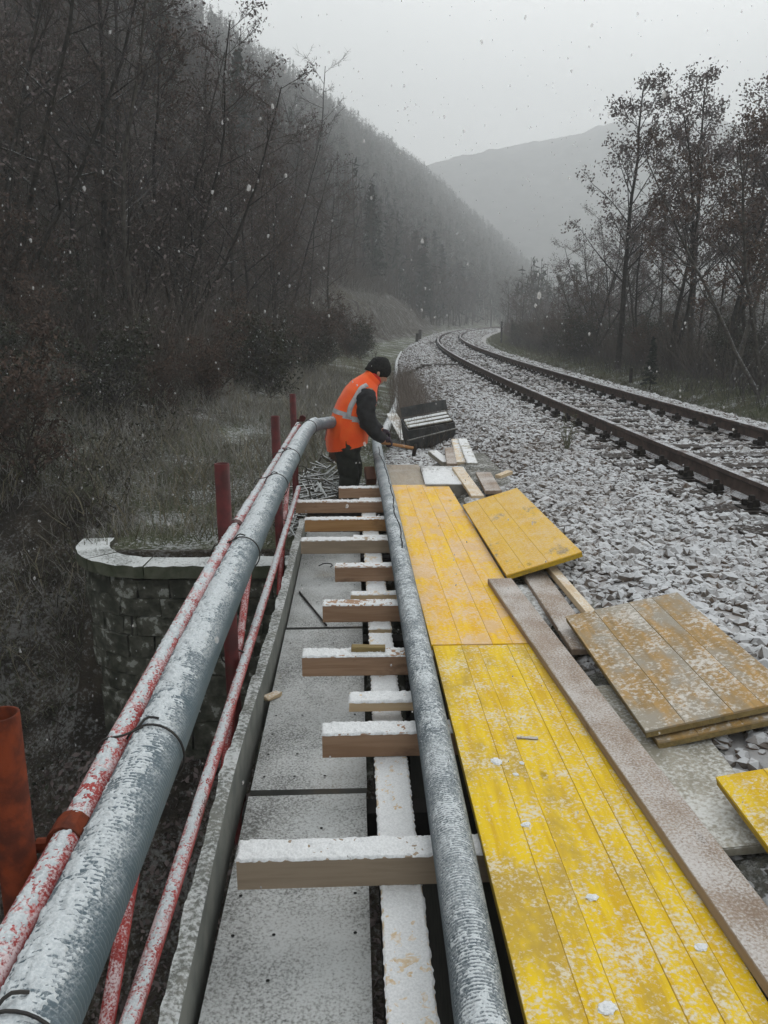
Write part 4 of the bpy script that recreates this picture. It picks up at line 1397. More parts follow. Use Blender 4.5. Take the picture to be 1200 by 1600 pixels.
# shoulder braces: a curved stripe on each side running from waist band over the shoulder behind the arm
for s in (-1, 1):
    pts = [(-.13, 1.04), (-.115, 1.13), (-.07, 1.22), (-.005, 1.30), (.05, 1.335)]
    # follow the vest side by nearest point
    allp = P2.reshape(-1, 3)
    path_ = []
    for (x_, z_) in pts:
        cand = allp[allp[:, 1] * s > .03]
        d = np.hypot(cand[:, 0] - x_, cand[:, 2] - z_)
        k = np.argmin(d)
        path_.append(cand[k])
    pp = resample(path_, .02)
    nr = np.tile(np.array([[-.25, s * 1.0, .35]]), (len(pp), 1)); nr /= np.linalg.norm(nr, axis=1)[:, None]
    t_ = np.gradient(pp, axis=0); t_ /= np.linalg.norm(t_, axis=1)[:, None]
    sd_ = np.cross(t_, nr)
    vv_ = np.stack([pp - sd_ * .024 - nr * .008, pp - sd_ * .022 + nr * .010, pp + sd_ * .022 + nr * .010, pp + sd_ * .024 - nr * .008], 1)
    link('reflective_brace', mesh_np('reflective_brace', vv_.reshape(-1, 3), gridfaces(len(pp), 4), M['reflective'], True), vest)
# hem seam, back pocket patch and front zip
hemp = P2[4]
link('hem_seam', mesh_np('hem_seam', *tube(np.concatenate([hemp, hemp[:1]]), .0035, 5, False), M['orange'], True), vest)
jf_ = n_ // 4
zp = P2[6:58, jf_]
link('zip', mesh_np('zip', *tube(zp, .006, 6), M['jacket'], True), vest)
for k0 in (30, 50):
    q_ = P2[12:20, (np.arange(k0, k0 + 8)) % n_] * 1.0
    cc_ = P2[12:20].mean(1)[:, None]
    q_ = cc_ + (q_ - cc_) * 1.03
    link('pocket', mesh_np('pocket', q_.reshape(-1, 3), gridfaces(8, 8), M['orange'], True), vest)
# jacket sleeves
for s in (-1, 1):
    if s < 0:
        pts = [(.045, -.16, 1.255), (.035, -.225, 1.17), (.03, -.262, 1.06), (.055, -.268, .985), (.115, -.245, .90), (.18, -.212, .84), (.20, -.205, .823)]
    else:
        pts = [(.06, .16, 1.25), (.07, .22, 1.15), (.08, .245, 1.03), (.13, .22, .95), (.2, .175, .89), (.24, .155, .862)]
    pp = resample(pts, .012)
    tt_ = np.linspace(0, 1, len(pp))
    rr2 = np.interp(tt_, [0, .15, .35, .55, .8, .97, 1], [.088, .092, .084, .082, .062, .05, .046])
    v, fs = tube(pp, rr2, 26)
    nrm = v - np.concatenate([np.repeat(pp, 26, 0), pp[:1], pp[-1:]])
    v = v + nrm * ((fbm(v * 22, 3, 15 + s) - .5) * .42)[:, None]
    link('sleeve', mesh_np('sleeve', v, fs, M['jacket'], True), WK)
# jacket collar (red inner)
v, fs = loft([((.125, 0, 1.365), (0, .088, 0), (.06, 0, -.062)), ((.155, 0, 1.405), (0, .085, 0), (.058, 0, -.06)), ((.165, 0, 1.42), (0, .075, 0), (.05, 0, -.052))], 24)
link('collar', mesh_np('collar', v, fs, m_basic('collar_red', (.55, .02, .015), (.65, .03, .02), 6, .7), True), WK)
# trousers
for s in (-1, 1):
    pts = [(-.125, .085 * s, .86), (-.125, .10 * s, .74), (-.10 + .03 * s, .11 * s, .58), (-.085 + .03 * s, .112 * s, .46), (-.12 + .03 * s, .118 * s, .28), (-.14 + .03 * s, .12 * s, .13)]
    pp = resample(pts, .015)
    rr2 = np.interp(np.linspace(0, 1, len(pp)), [0, .2, .5, .75, 1], [.125, .118, .095, .085, .082])
    v, fs = tube(pp, rr2, 24)
    nrm = v - np.concatenate([np.repeat(pp, 24, 0), pp[:1], pp[-1:]])
    v = v + nrm * ((fbm(v * np.array([14, 14, 20]), 3, 25 + s) - .5) * .4)[:, None]
    link('trouser_leg', mesh_np('trouser_leg', v, fs, M['trousers'], True), WK)
    v, fs = loft([((-.13 + .03 * s, .12 * s, .17), (0, .05, 0), (.055, 0, 0)), ((-.13 + .03 * s, .12 * s, .09), (0, .05, 0), (.06, 0, 0)), ((-.09 + .03 * s, .12 * s, .055), (0, .052, 0), (.11, 0, -.01)), ((-.06 + .03 * s, .12 * s, .02), (0, .055, 0), (.145, 0, 0)), ((-.06 + .03 * s, .12 * s, .0), (0, .055, 0), (.145, 0, 0))], 20)
    link('boot', mesh_np('boot', v, fs, M['boot'], True), WK)


# hammer (held): handle through the near hand
h0 = Vector((.17, -.19, .80)); h1 = Vector((.50, -.22, .735))
def hand(wr, knuckle, grip_dir, side, name='glove'):
    """wrist, knuckle centre, axis gripped; five separate fingers closing round the axis"""
    wr, kn, g = Vector(wr), Vector(knuckle), Vector(grip_dir).normalized()
    fwd = (kn - wr).normalized()
    down = g.cross(fwd).normalized() * side
    V, E, Rr = [wr - fwd * .03, wr, wr + (kn - wr) * .55, kn], [(0, 1), (1, 2), (2, 3)], [.031, .028, .036, .030]
    base = 3
    for k, (o_, ln) in enumerate(((-.030, .9), (-.010, 1.0), (.011, .96), (.030, .78))):
        a = kn + g * o_
        V.append(a); Rr.append(.0125); E.append((3, len(V) - 1)); q = len(V) - 1
        for (fa, da) in ((.026, .012), (.034, .038), (.016, .058), (-.006, .052)):
            V.append(a + fwd * fa * ln + down * da * ln + g * (o_ * .05)); Rr.append(.0105 if ln > .8 else .009); E.append((q, len(V) - 1)); q = len(V) - 1
    t = wr + (kn - wr) * .3 - g * .028
    V.append(t); Rr.append(.014); E.append((2, len(V) - 1)); q = len(V) - 1
    for (fa, da, ga) in ((.02, .02, -.018), (.045, .042, -.016), (.055, .06, .0)):
        V.append(t + fwd * fa + down * da + g * ga); Rr.append(.011); E.append((q, len(V) - 1)); q = len(V) - 1
    return skin(name, V, E, Rr, M['glove'], WK, 1, 0)


hand((.205, -.205, .822), (.265, -.185, .80), (1, -.08, -.18), 1) if False else hand((.205, -.2, .83), (.255, -.195, .812), (.25, -.95, -.1), -1)
hand((.245, .152, .86), (.30, .12, .84), (.1, 1, -.2), 1)
hm_ = thing('hammer', WK.matrix_world @ Vector((.24, -.19, .78)) if False else (0, 0, 0), 'claw hammer with wooden handle and dark head held by the worker', 'hammer')
Wm = Matrix.Translation(WK.location) @ Matrix.Rotation(R(8), 4, 'Z')
g0, g1 = Wm @ Vector((.18, -.20, .795)), Wm @ Vector((.50, -.225, .735))
hm_.location = g0
bpy.context.view_layer.update()
o = wpart('handle', *tube(resample([g0, (g0 + g1) / 2, g1], .03), .0145, 12), M['handle_wood'], hm_, True)
ax = (g1 - g0).normalized(); up_ = Vector((0.25, 0, 1)).cross(ax).cross(ax).normalized() * -1
e0, e1 = g1 + up_ * .045, g1 - up_ * .075
mb = MB(); mtube(mb, [tuple(e1), tuple(e1 * .3 + g1 * .7), tuple(g1), tuple(g1 * .5 + e0 * .5), tuple(e0)], [.019, .019, .022, .016, .008], 10)
wpart('hammer_head', *mb.arrays(), M['iron_dark'], hm_, True)


# ------------------------------------------------------------------ trees
def make_tree(seed, height, trunk_r, lean=0.0, forks=1, nb=22, spread=.45, up=.6, sub=7, tw=6, first=.3, curve=.5):
    rs = random.Random(seed)
    big, thin, tips = [], [], []

    def grow(p, d, L, r, lvl, nseg):
        pts = [p.copy()]
        for k in range(nseg):
            d = (d + Vector((rs.gauss(0, .11 * curve), rs.gauss(0, .11 * curve), rs.gauss(.02, .05)))).normalized()
            q = p + d * (L / nseg)
            r0 = r * (1 - .8 * k / nseg); r1 = r * (1 - .8 * (k + 1) / nseg)
            (big if r0 > min(.018, trunk_r * .5) else thin).append((*p, *q, r0, r1))
            p = q; pts.append(p.copy())
        return pts, d

    for fk in range(forks):
        a = rs.uniform(0, 6.28)
        d = Vector((lean + (math.cos(a) * .22 if forks > 1 else 0), math.sin(a) * .22 if forks > 1 else rs.uniform(-.04, .04), 1)).normalized()
        H_ = height * (rs.uniform(.75, 1) if forks > 1 else 1)
        pts, _ = grow(Vector((0, 0, -.3)), d, H_, trunk_r * (.75 if forks > 1 else 1), 0, 14)
        for b in range(nb // forks + 2):
            t = first + (1 - first) * (b + rs.random()) / (nb // forks + 2)
            k = min(int(t * 14), 13)
            p = pts[k].lerp(pts[k + 1], t * 14 - k) if k + 1 < len(pts) else pts[-1]
            a = rs.uniform(0, 6.28)
            L = H_ * spread * (1 - t * .62) * rs.uniform(.5, 1.05)
            d = Vector((math.cos(a), math.sin(a), up * rs.uniform(.5, 1.6))).normalized()
            bp_, _ = grow(p, d, L, max(.012, trunk_r * .38 * (1 - t * .75)), 1, 6)
            for s_ in range(sub):
                u = .25 + .75 * (s_ + rs.random()) / sub
                kk = min(int(u * 6), 5)
                q = bp_[kk].lerp(bp_[kk + 1], u * 6 - kk)
                d2 = (d + Vector((rs.gauss(0, .6), rs.gauss(0, .6), rs.gauss(.15, .4)))).normalized()
                L2 = L * rs.uniform(.22, .5) * (1.2 - u * .5)
                sp_, _ = grow(q, d2, L2, .009, 2, 3)
                for w_ in range(tw):
                    q2 = sp_[rs.randint(1, 3)]
                    d3 = (d2 + Vector((rs.gauss(0, .6), rs.gauss(0, .6), rs.gauss(.1, .5)))).normalized()
                    L3 = L2 * rs.uniform(.3, .7)
                    e = q2 + d3 * L3
                    thin.append((*q2, *e, .0055, .0025))
                    tips.append(tuple(e))
    return np.array(big), np.array(thin), np.array(tips)


protos = {}


def tree_proto(key, bark, twig, leafmat=None, leaf_frac=0.0, leaf_n=5, leaf_s=.06, clump=.12, thick=1.0, **kw):
    big, thin, tips = make_tree(**kw)
    big[:, 6:] *= 1; thin[:, 6:] *= thick
    tm = mesh_np('trunk', *frusta(big, 7), bark, True)
    v, f = frusta(thin, 3)
    parts = [(v, f)]
    cm = mesh_np('crown', v, f, twig)
    if leafmat and leaf_frac > 0:
        # leaves hang in clumps on some tips
        rs = np.random.default_rng(kw['seed'])
        sel = tips[rs.random(len(tips)) < leaf_frac]
        c = np.repeat(sel, leaf_n, 0) + rs.normal(size=(len(sel) * leaf_n, 3)) * clump
        lv, lf = leafcloud(c, leaf_s)
        nb_ = len(f)
        cm = mesh_np('crown', np.concatenate([v, lv]), np.concatenate([f, lf + len(v)]), twig)
        cm.materials.append(leafmat)
        mi = np.zeros(len(f) + len(lf), dtype=np.int32); mi[nb_:] = 1
        cm.polygons.foreach_set('material_index', mi)
    protos[key] = (tm, cm)


def place_tree(key, x, y, label, cat='tree', group=None, s=1.0, rz=None, name=None, z=None, sz=None):
    tm, cm = protos[key]
    z = float(ground_z(x, y)) if z is None else z
    o = thing(name or 'bare_tree', (x, y, z), label, cat, group, rz=random.uniform(0, 6.28) if rz is None else rz)
    o.scale = (s, s, sz or s)
    st = link('stems' if 'shrub' in o.name and not key.startswith('pine') else 'trunk', tm, o)
    if 'shrub' in o.name and not key.startswith('pine'): st['kind'] = 'stuff'
    link('crown', cm, o)
    return o


tree_proto('a', M['bark'], M['twigs'], M['dry_leaf'], .40, 4, .05, .12, 1.3, seed=1, height=9, trunk_r=.095, nb=24)
tree_proto('b', M['bark'], M['twigs'], None, 0, thick=1.2, seed=2, height=10, trunk_r=.11, forks=2, nb=26, spread=.42)
tree_proto('c', M['bark'], M['twigs'], M['dry_leaf'], .45, 4, .05, .1, 1.3, seed=3, height=8, trunk_r=.08, lean=.15, nb=22, spread=.4)
tree_proto('d', M['bark_pale'], M['twigs_grey'], None, 0, thick=1.2, seed=4, height=9.5, trunk_r=.075, nb=24, spread=.34, up=1.1)
tree_proto('e', M['bark'], M['twigs'], M['dry_leaf_grey'], .5, 5, .05, .12, 1.2, seed=5, height=11, trunk_r=.11, forks=3, nb=30, spread=.38)
# right-hand tall trees with clumps of withered leaves
tree_proto('r1', M['bark'], M['twigs_grey'], M['dry_leaf_grey'], .75, 14, .06, .12, 1.3, seed=11, height=10, trunk_r=.12, nb=24, spread=.34, up=.9, first=.32, sub=5, tw=3)
tree_proto('r2', M['bark'], M['twigs_grey'], M['dry_leaf_grey'], .75, 14, .06, .12, 1.3, seed=12, height=10, trunk_r=.13, forks=2, nb=28, spread=.36, up=.8, first=.35, sub=5, tw=3)
tree_proto('r3', M['bark_pale'], M['twigs_grey'], M['dry_leaf'], .75, 14, .06, .13, 1.3, seed=13, height=9, trunk_r=.12, lean=.3, forks=2, nb=28, spread=.45, up=.6, sub=5, tw=3)
tree_proto('bush', M['twigs'], M['twigs'], M['dry_leaf'], .5, 6, .035, .07, 1.0, seed=21, height=2.6, trunk_r=.02, forks=7, nb=30, spread=.5, first=.1, sub=5, tw=4)
tree_proto('bush2', M['twigs_grey'], M['twigs_grey'], M['bramble_leaf'], .5, 6, .035, .08, .9, seed=22, height=2.0, trunk_r=.016, forks=8, nb=34, spread=.55, first=.1, sub=5, tw=4)


def conifer(seed, h=11, r=2.0):
    rs = np.random.default_rng(seed)
    segs = [(0, 0, -.3, 0, 0, h * .5, .14, .08), (0, 0, h * .5, 0, 0, h, .08, .01)]
    br_ = []; pts = []
    for k in range(110):
        t = .12 + .88 * k / 110
        a = rs.uniform(0, 6.28)
        L = r * (1 - t) ** .8 * rs.uniform(.6, 1.1) + .12
        z = h * t
        e = np.array([math.cos(a) * L, math.sin(a) * L, z - L * .18 * rs.uniform(.3, 1.4)])
        br_.append((0, 0, z, *e, .022, .006))
        m = int(24 * L / r * 2) + 10
        u = rs.uniform(.15, 1, m)[:, None]
        q = np.array([0, 0, z]) * (1 - u) + e * u
        pts.append(q + rs.normal(size=(m, 3)) * np.array([.13, .13, .07]))
    pts = np.concatenate(pts)
    tm = mesh_np('trunk', *frusta(np.array(segs), 6), M['bark'])
    v, f = frusta(np.array(br_), 3)
    lv, lf = leafcloud(pts, .16)
    cm = mesh_np('crown', np.concatenate([v, lv]), np.concatenate([f, lf + len(v)]), M['needle'])
    return tm, cm


protos['pine1'] = conifer(1)
protos['pine2'] = conifer(2, 12, 1.7)

# prominent trees on the left slope
def on_ground(px, y):
    p = atd(px, 600, y)
    return p.x


GL = 'bare trees standing on the slope across the ravine'
for key, px, y, s, rz, lab in (('b', 155, 19, .95, .4, 'dark forked tree rising from the slope left of the red posts'),
                               ('c', 290, 21, .9, 2.6, 'slim leaning tree with few withered leaves on the left slope'),
                               ('a', 365, 25, .78, 1.2, 'straight dark tree on the slope above the snowy wall corner'),
                               ('d', 210, 16, .8, 3.3, 'pale thin sapling in front of the dark slope'),
                               ('e', 60, 23, 1.0, 5.0, 'multi stemmed tree at the left border of the slope'),
                               ('b', 440, 33, .72, 5.3, 'dark tree with bent branches above the grassy bank'),
                               ('a', 515, 42, .8, .2, 'thick dark trunk above the brown cutting bank'),
                               ('e', 20, 15, .75, 2.1, 'dark overhanging tree nearest the left border'),
                               ('c', 120, 27, 1.2, 1.0, 'tall tree rising behind the forked one')):
    place_tree(key, on_ground(px, y), y, lab, group=GL, s=s, rz=rz)
# hillside wood
cnt = 0
tries = 0
while cnt < 285 and tries < 9000:
    tries += 1
    y = 18 + 130 * random.random() ** 1.25
    d = .8 + 46 * random.random() ** 1.3
    x = float(XL(y)) - float(foot_off(y)) - d
    a = math.degrees(math.atan2(x, y))
    if a < -27 or a > 18: continue
    if 40 < y < 95 and d < 3.5: continue
    far_ = y > 55 or math.hypot(x, y) > 60
    if far_ and random.random() < .30:
        place_tree(random.choice(['pine1', 'pine2']), x, y, 'dark conifer among the bare trees of the wooded hillside', group='conifers in the hillside wood', s=random.uniform(.55, .95), name='conifer_tree')
    else:
        kk_ = random.choice('abcde')
        place_tree(kk_, x, y, {'a': 'dark tree with a few withered leaves in the hillside wood', 'b': 'bare dark two stemmed tree in the hillside wood', 'c': 'slanting dark tree in the hillside wood', 'd': 'pale slender bare tree in the hillside wood', 'e': 'three stemmed tree with brown leaf clumps in the hillside wood'}[kk_], group='trees in the hillside wood', s=random.uniform(.55, 1.0) * (1 if y > 45 else .72))
    cnt += 1
# skyline tree with fine bare branches and the leafy sprig further up
place_tree('b', on_ground(470, 62), 62, 'large bare tree standing out against the sky on the ridge', s=1.25, rz=.8)

# far wood as one mass (trees too small to pick apart)
def far_wood():
    rs = np.random.default_rng(77)
    P, S, K = [], [], []
    n = 9000
    y = rs.uniform(70, 460, n); d = rs.uniform(1, 110, n)
    x = XL(y) - foot_off(y) - d
    a = np.degrees(np.arctan2(x, y))
    k = (a > -28) & (a < 24) & ~((y < 100) & (d < 4))
    x, y = x[k], y[k]
    # right side wood beyond the near trees
    n2 = 1800
    y2 = rs.uniform(75, 330, n2); x2 = XL(y2) + 6.5 + rs.uniform(0, 90, n2)
    x = np.concatenate([x, x2]); y = np.concatenate([y, y2])
    z = ground_z(x, y)
    V, F3, F4 = [], [], []
    h = rs.uniform(5.5, 10, len(x))
    con = rs.random(len(x)) < .5
    m = 34
    t = rs.random((len(x), m)) ** .9
    ang = rs.uniform(0, 6.28, (len(x), m))
    rad_con = 1.7 * (1 - t) * np.sqrt(rs.random((len(x), m)))
    rad_dec = 2.1 * np.sin(np.clip(t, .05, 1) * 2.8 + .2) * np.sqrt(rs.random((len(x), m)))
    rad = np.where(con[:, None], rad_con, np.abs(rad_dec))
    zz_ = z[:, None] + h[:, None] * np.where(con[:, None], .12 + .88 * t, .3 + .7 * t)
    c = np.stack([x[:, None] + rad * np.cos(ang), y[:, None] + rad * np.sin(ang), zz_], -1)
    sz = np.where(con, .60, .40)[:, None] * np.ones((1, m)) * np.interp(y, [70, 130], [.6, 1])[:, None]
    a1 = rs.normal(size=c.shape); a1 /= np.linalg.norm(a1, axis=-1)[..., None]
    b1 = np.cross(a1, rs.normal(size=c.shape)); b1 /= np.linalg.norm(b1, axis=-1)[..., None]
    s_ = sz[..., None] * rs.uniform(.6, 1.3, c.shape[:2])[..., None]
    v = np.stack([c - a1 * s_, c - b1 * s_ * .4, c + a1 * s_], -2)
    colr = np.repeat(con, m)
    v = v.reshape(-1, 3)
    f = np.arange(len(v)).reshape(-1, 3)
    segs = np.stack([x, y, z - .5, x + rs.normal(size=len(x)) * .3, y, z + h, np.full(len(x), .10), np.full(len(x), .03)], -1)
    tv, tf = frusta(segs, 3)
    me = mesh_np('woods', np.concatenate([v, tv]), [f, tf + len(v)], M['twigs'])
    me.materials.append(M['needle'])
    mi = np.zeros(len(me.polygons), dtype=np.int32); mi[:len(f)] = colr.astype(np.int32)
    me.polygons.foreach_set('material_index', mi)
    tag(link('woods', me), 'dense far wood of conifers and bare trees covering the hillside', kind='stuff')


far_wood()

# right-hand trees
GR = 'trees with withered leaves right of the track'
for key, px, y, s, rz, lab in (('r1', 962, 27, .86, .5, 'slender upright tree standing apart, first beyond the far rail'),
                               ('r2', 1048, 25, .80, 1.9, 'forked tree with clumps of withered leaves, second beyond the rail'),
                               ('r1', 1075, 29, .93, 4.0, 'upright tree partly hidden behind the forked one'),
                               ('r2', 1120, 22, .80, 3.4, 'many branched tree with reddish leaf clumps'),
                               ('r3', 1140, 19, .72, .0, 'leaning pale trunk tree with snow on its limbs'),
                               ('r3', 1195, 17, .62, 3.0, 'leaning tree cut off by the right border'),
                               ('r2', 1175, 24, .90, 5.2, 'tall dense tree at the right border'),
                               ('e', 920, 33, .55, 1.1, 'low dark tree at the inner end of the right wood')):
    place_tree(key, on_ground(px, y), y, lab, group=GR, s=s, rz=rz, name='leafy_tree')
for i in range(64):
    y = 24 + 95 * random.random()
    x = float(XL(y)) + 5.6 + 16 * random.random() ** 1.2
    if x / y > .55: continue
    place_tree(random.choice(['r1', 'r3', 'a', 'b', 'c', 'e']), x, y, 'tree in the dim wood behind the trees right of the track', group='wood right of the track', s=random.uniform(.38, .62), name='leafy_tree')
for i in range(34):
    y = 16 + 45 * random.random()
    x = float(XL(y)) + 5.2 + 3.2 * random.random()
    place_tree(random.choice(['bush', 'bush2']), x, y, 'leafless brown shrub under the trees right of the track', 'shrub', 'shrubs right of the track', random.uniform(.6, 1.1), name='shrub')
place_tree('pine1', on_ground(1016, 21), 21, 'small dark evergreen among the shrubs right of the track', 'shrub', s=.13, name='evergreen_shrub', sz=.12)
# bushes on the left
for i in range(95):
    y = 9 + 34 * random.random() ** 1.3
    x = float(XL(y)) - float(foot_off(y)) + 1.5 - 14 * random.random()
    if math.degrees(math.atan2(x, y)) < -30: continue
    if x > -2.6 and y < 12: continue
    place_tree(random.choice(['bush', 'bush2', 'bush2']), x, y, 'tangled leafless shrub on the dark slope left of the walkway', 'shrub', 'shrubs on the left slope', random.uniform(.45, 1.0), name='shrub')
for (px, y, s, lab) in ((400, 17, .5, 'reddish twiggy shrub on the grassy ground behind the railing'), (452, 20, .6, 'yellowish shrub near the snowy log'), (245, 12.5, .45, 'low bramble shrub behind the wing wall'), (330, 13.5, .45, 'thin shrub above the snowy coping')):
    place_tree('bush', on_ground(px, y), y, lab, 'shrub', s=s, name='shrub')

# ------------------------------------------------------------------ undergrowth and grass (nobody could count it)
def blades(x, y, h, w, zf=ground_z, lean=.35):
    n = len(x)
    z = zf(x, y) - .01
    b = np.stack([x, y, z], -1)
    a = rng.uniform(0, 6.28, n)
    sd = np.stack([np.cos(a), np.sin(a), 0 * a], -1) * w[:, None]
    d = rng.normal(size=(n, 3)) * lean; d[:, 2] = 1; d /= np.linalg.norm(d, axis=1)[:, None]
    m = b + d * (h * .55)[:, None]
    d2 = d + rng.normal(size=(n, 3)) * lean; d2[:, 2] = np.abs(d2[:, 2]) * .5; d2 /= np.linalg.norm(d2, axis=1)[:, None]
    t = m + d2 * (h * .5)[:, None]
    v = np.stack([b - sd, b + sd, m - sd * .7, m + sd * .7, t], 1).reshape(-1, 3)
    k = (np.arange(n) * 5)[:, None]
    return v, [k + np.array([[2, 3, 4]]), k + np.array([[0, 1, 3, 2]])]


def grass_obj(name, label, x, y, h, w, mat, lean=.35):
    v, fs = blades(x, y, h, w, lean=lean)
    tag(link(name, mesh_np(name, v, fs, mat)), label, kind='stuff')


# short grass on the abutment ground, left of the ballast
def sample(n, x0, x1, y0, y1, dens=None):
    x, y = rng.uniform(x0, x1, n), rng.uniform(y0, y1, n)
    if dens is not None:
        k = fbm(v3(x * 1.2, y * 1.2, 7), 3, 61) > dens
        x, y = x[k], y[k]
    return x, y


x, y = sample(70000, -7, .6, 6.9, 26, .42)
k = (x < XL(y) - foot_off(y) + 3.0) | (x < .1)
k &= ~((x > -2.3) & (y < 6.95))
x, y = x[k], y[k]
grass_obj('grass', 'short snowy winter grass behind the wing wall', x, y, rng.uniform(.04, .16, len(x)), rng.uniform(.003, .006, len(x)), M['grass_green'], .6)
x, y = sample(42000, -8, 4, 7.2, 60, .42)
k = (x < XL(y) - 4.0) | ((y > 9.5) & (x < XL(y) - 3.1) & (x < .3))
x, y = x[k], y[k]
grass_obj('dry_grass', 'tall dry grass and weeds along the foot of the slope', x, y, rng.uniform(.15, .6, len(x)), rng.uniform(.003, .007, len(x)), M['grass_dry'], .5)
y = rng.uniform(9, 120, 60000); x = XL(y) + 3.9 + rng.uniform(0, 3.2, len(y))
grass_obj('verge_grass', 'green and straw coloured grass verge right of the track', x, y, rng.uniform(.06, .35, len(x)), rng.uniform(.004, .009, len(x)), M['grass_green'], .6)
y = rng.uniform(12, 60, 12000); x = XL(y) + 4.6 + rng.uniform(0, 3.2, len(y))
grass_obj('tall_weeds', 'brown dead weeds along the right verge', x, y, rng.uniform(.3, .9, len(x)), rng.uniform(.004, .007, len(x)), M['twigs_grey'], .5)
# frosted scrub on the bank behind the wing wall
x, y = sample(60000, -9, .2, 7.0, 24, .40)
k = (x < XL(y) - 3.3) & ~((x > -2.2) & (y < 7.3))
x, y = x[k], y[k]
grass_obj('frosted_scrub', 'pale frosted stems and dead scrub on the bank behind the wall', x, y, rng.uniform(.10, .55, len(x)) * np.interp(y, [7, 12], [.5, 1.1]), rng.uniform(.002, .005, len(x)), M['frost_stem'], .55)
# thicket of fine twigs filling the hillside wood
y = 14 + 80 * rng.random(210000) ** 1.3
x = XL(y) - foot_off(y) - .3 - 42 * rng.random(len(y)) ** 1.2
k = (np.degrees(np.arctan2(x, y)) > -30) & ~((y > 42) & (y < 92) & (x > XL(y) - foot_off(y) - 3.2)) & (fbm(v3(x * .35, y * .35, 3), 3, 71) > .40)
x, y = x[k], y[k]
grass_obj('thicket', 'dense thicket of bare twigs between the trees on the hillside', x, y, np.exp(rng.normal(0, .5, len(x))) * 1.5, rng.uniform(.004, .009, len(x)) * np.interp(y, [14, 60], [.8, 1.8]), M['thicket'], .5)
y = 14 + 70 * rng.random(130000) ** 1.3
x = XL(y) - foot_off(y) - .3 - 36 * rng.random(len(y)) ** 1.2
k = (np.degrees(np.arctan2(x, y)) > -30) & ~((y > 42) & (y < 92) & (x > XL(y) - foot_off(y) - 3.2)) & (fbm(v3(x * .5, y * .5, 9), 3, 72) > .45)
x, y = x[k], y[k]
z = ground_z(x, y) + rng.random(len(x)) ** 1.6 * 5
v, f = leafcloud(np.stack([x, y, z], -1), .045)
tag(link('withered_leaves', mesh_np('withered_leaves', v, f, M['dry_leaf_grey'])), 'withered leaves hanging through the thicket on the hillside', kind='stuff')
y = 15 + 60 * rng.random(46000) ** 1.3
x = XL(y) - foot_off(y) - .1 - 30 * rng.random(len(y)) ** 1.3
k = (np.degrees(np.arctan2(x, y)) > -30) & (fbm(v3(x * .6, y * .6, 4), 3, 73) > .48)
x, y = x[k], y[k]
grass_obj('frosted_twigs', 'frosted pale twigs showing through the dark hillside thicket', x, y, np.exp(rng.normal(0, .5, len(x))) * .9, rng.uniform(.003, .006, len(x)) * np.interp(y, [14, 60], [.8, 1.8]), M['frost_stem'], .9)
y = 17 + 80 * rng.random(90000) ** 1.2
x = XL(y) + 5.6 + 17 * rng.random(len(y)) ** 1.2
k = (x < .58 * y + 1) & (fbm(v3(x * .5, y * .5, 6), 3, 74) > .36)
x, y = x[k], y[k]
grass_obj('brushwood', 'brown brushwood filling the edge of the wood right of the track', x, y, np.exp(rng.normal(0, .45, len(x))) * 1.15, rng.uniform(.004, .008, len(x)) * np.interp(y, [14, 60], [.9, 2.0]), M['thicket'], .5)
# weeds clump by the pipe right of the worker
wx, wy = rng.normal(1.0, .2, 4500), rng.uniform(11.2, 24, 4500)
wx = wx + (wy - 12) * .035
grass_obj('weed_clump', 'grey brown dead weeds standing beside the conduit beyond the worker', wx, wy, rng.uniform(.25, .95, 4500), rng.uniform(.002, .0045, 4500), M['weed_stem'], .22)
# dark undergrowth on the ravine slopes
x, y = sample(60000, -16, -2.4, 1, 34)
k = (np.degrees(np.arctan2(x, y)) > -38)
x, y = x[k], y[k]
grass_obj('undergrowth', 'dark brambles and twigs covering the ravine slopes', x, y, rng.uniform(.15, .7, len(x)), rng.uniform(.003, .006, len(x)), M['twigs'], .9)
x, y = sample(60000, -16, -2.4, 1, 30, .45)
z = ground_z(x, y) + rng.uniform(0, .5, len(x)) ** 1.5
v, f = leafcloud(np.stack([x, y, z], -1), .028)
tag(link('bramble_leaves', mesh_np('bramble_leaves', v, f, M['bramble_leaf'])), 'bramble leaves with flecks of snow on the dark slope', kind='stuff')
# ravine bottom litter under the railing
x, y = sample(16000, -4.5, .3, 0, 6.4)
z = ground_z(x, y) + .01
v, f = leafcloud(np.stack([x, y, z], -1), .035)
tag(link('leaf_litter', mesh_np('leaf_litter', v, f, M['dry_leaf_grey'])), 'dead leaves on the ravine floor below the railing', kind='stuff')

# brush heap left of the worker
mb_segs = []
for _ in range(420):
    c = np.array([rng.uniform(-.62, .02), rng.uniform(7.0, 9.2), 0]); c[2] = -.08 + rng.uniform(0, .42) * (1 - abs(c[0] + .3) / .6)
    d = rng.normal(size=3) * np.array([1, 1, .35]); d /= np.linalg.norm(d)
    L = rng.uniform(.1, .38); r0 = rng.uniform(.004, .016)
    mb_segs.append((*(c - d * L / 2), *(c + d * L / 2), r0, r0 * .6))
v, f = frusta(np.array(mb_segs), 5)
tag(link('brush_debris', mesh_np('brush_debris', v, f, m_basic('snowy_brush', (.07, .065, .05), (.14, .13, .105), 9, .95, SN(.72, 40, 6, .08, (.60, .62, .62), .1, .6)))), 'heap of cut branches dusted with snow beside the worker', kind='stuff')

# posts, pole, log in the middle distance
def stake(name, px, py, zb, w, h, mat, label, cat='post', group=None, lean=0):
    p = at(px, py, zb)
    mb = MB(); mb.box((0, 0, h / 2), (w, w, h), Matrix.Rotation(lean, 3, 'Y'), .004)
    o = link(name, mesh_np(name, *mb.arrays(), mat)); o.location = p
    tag(o, label, cat, group)


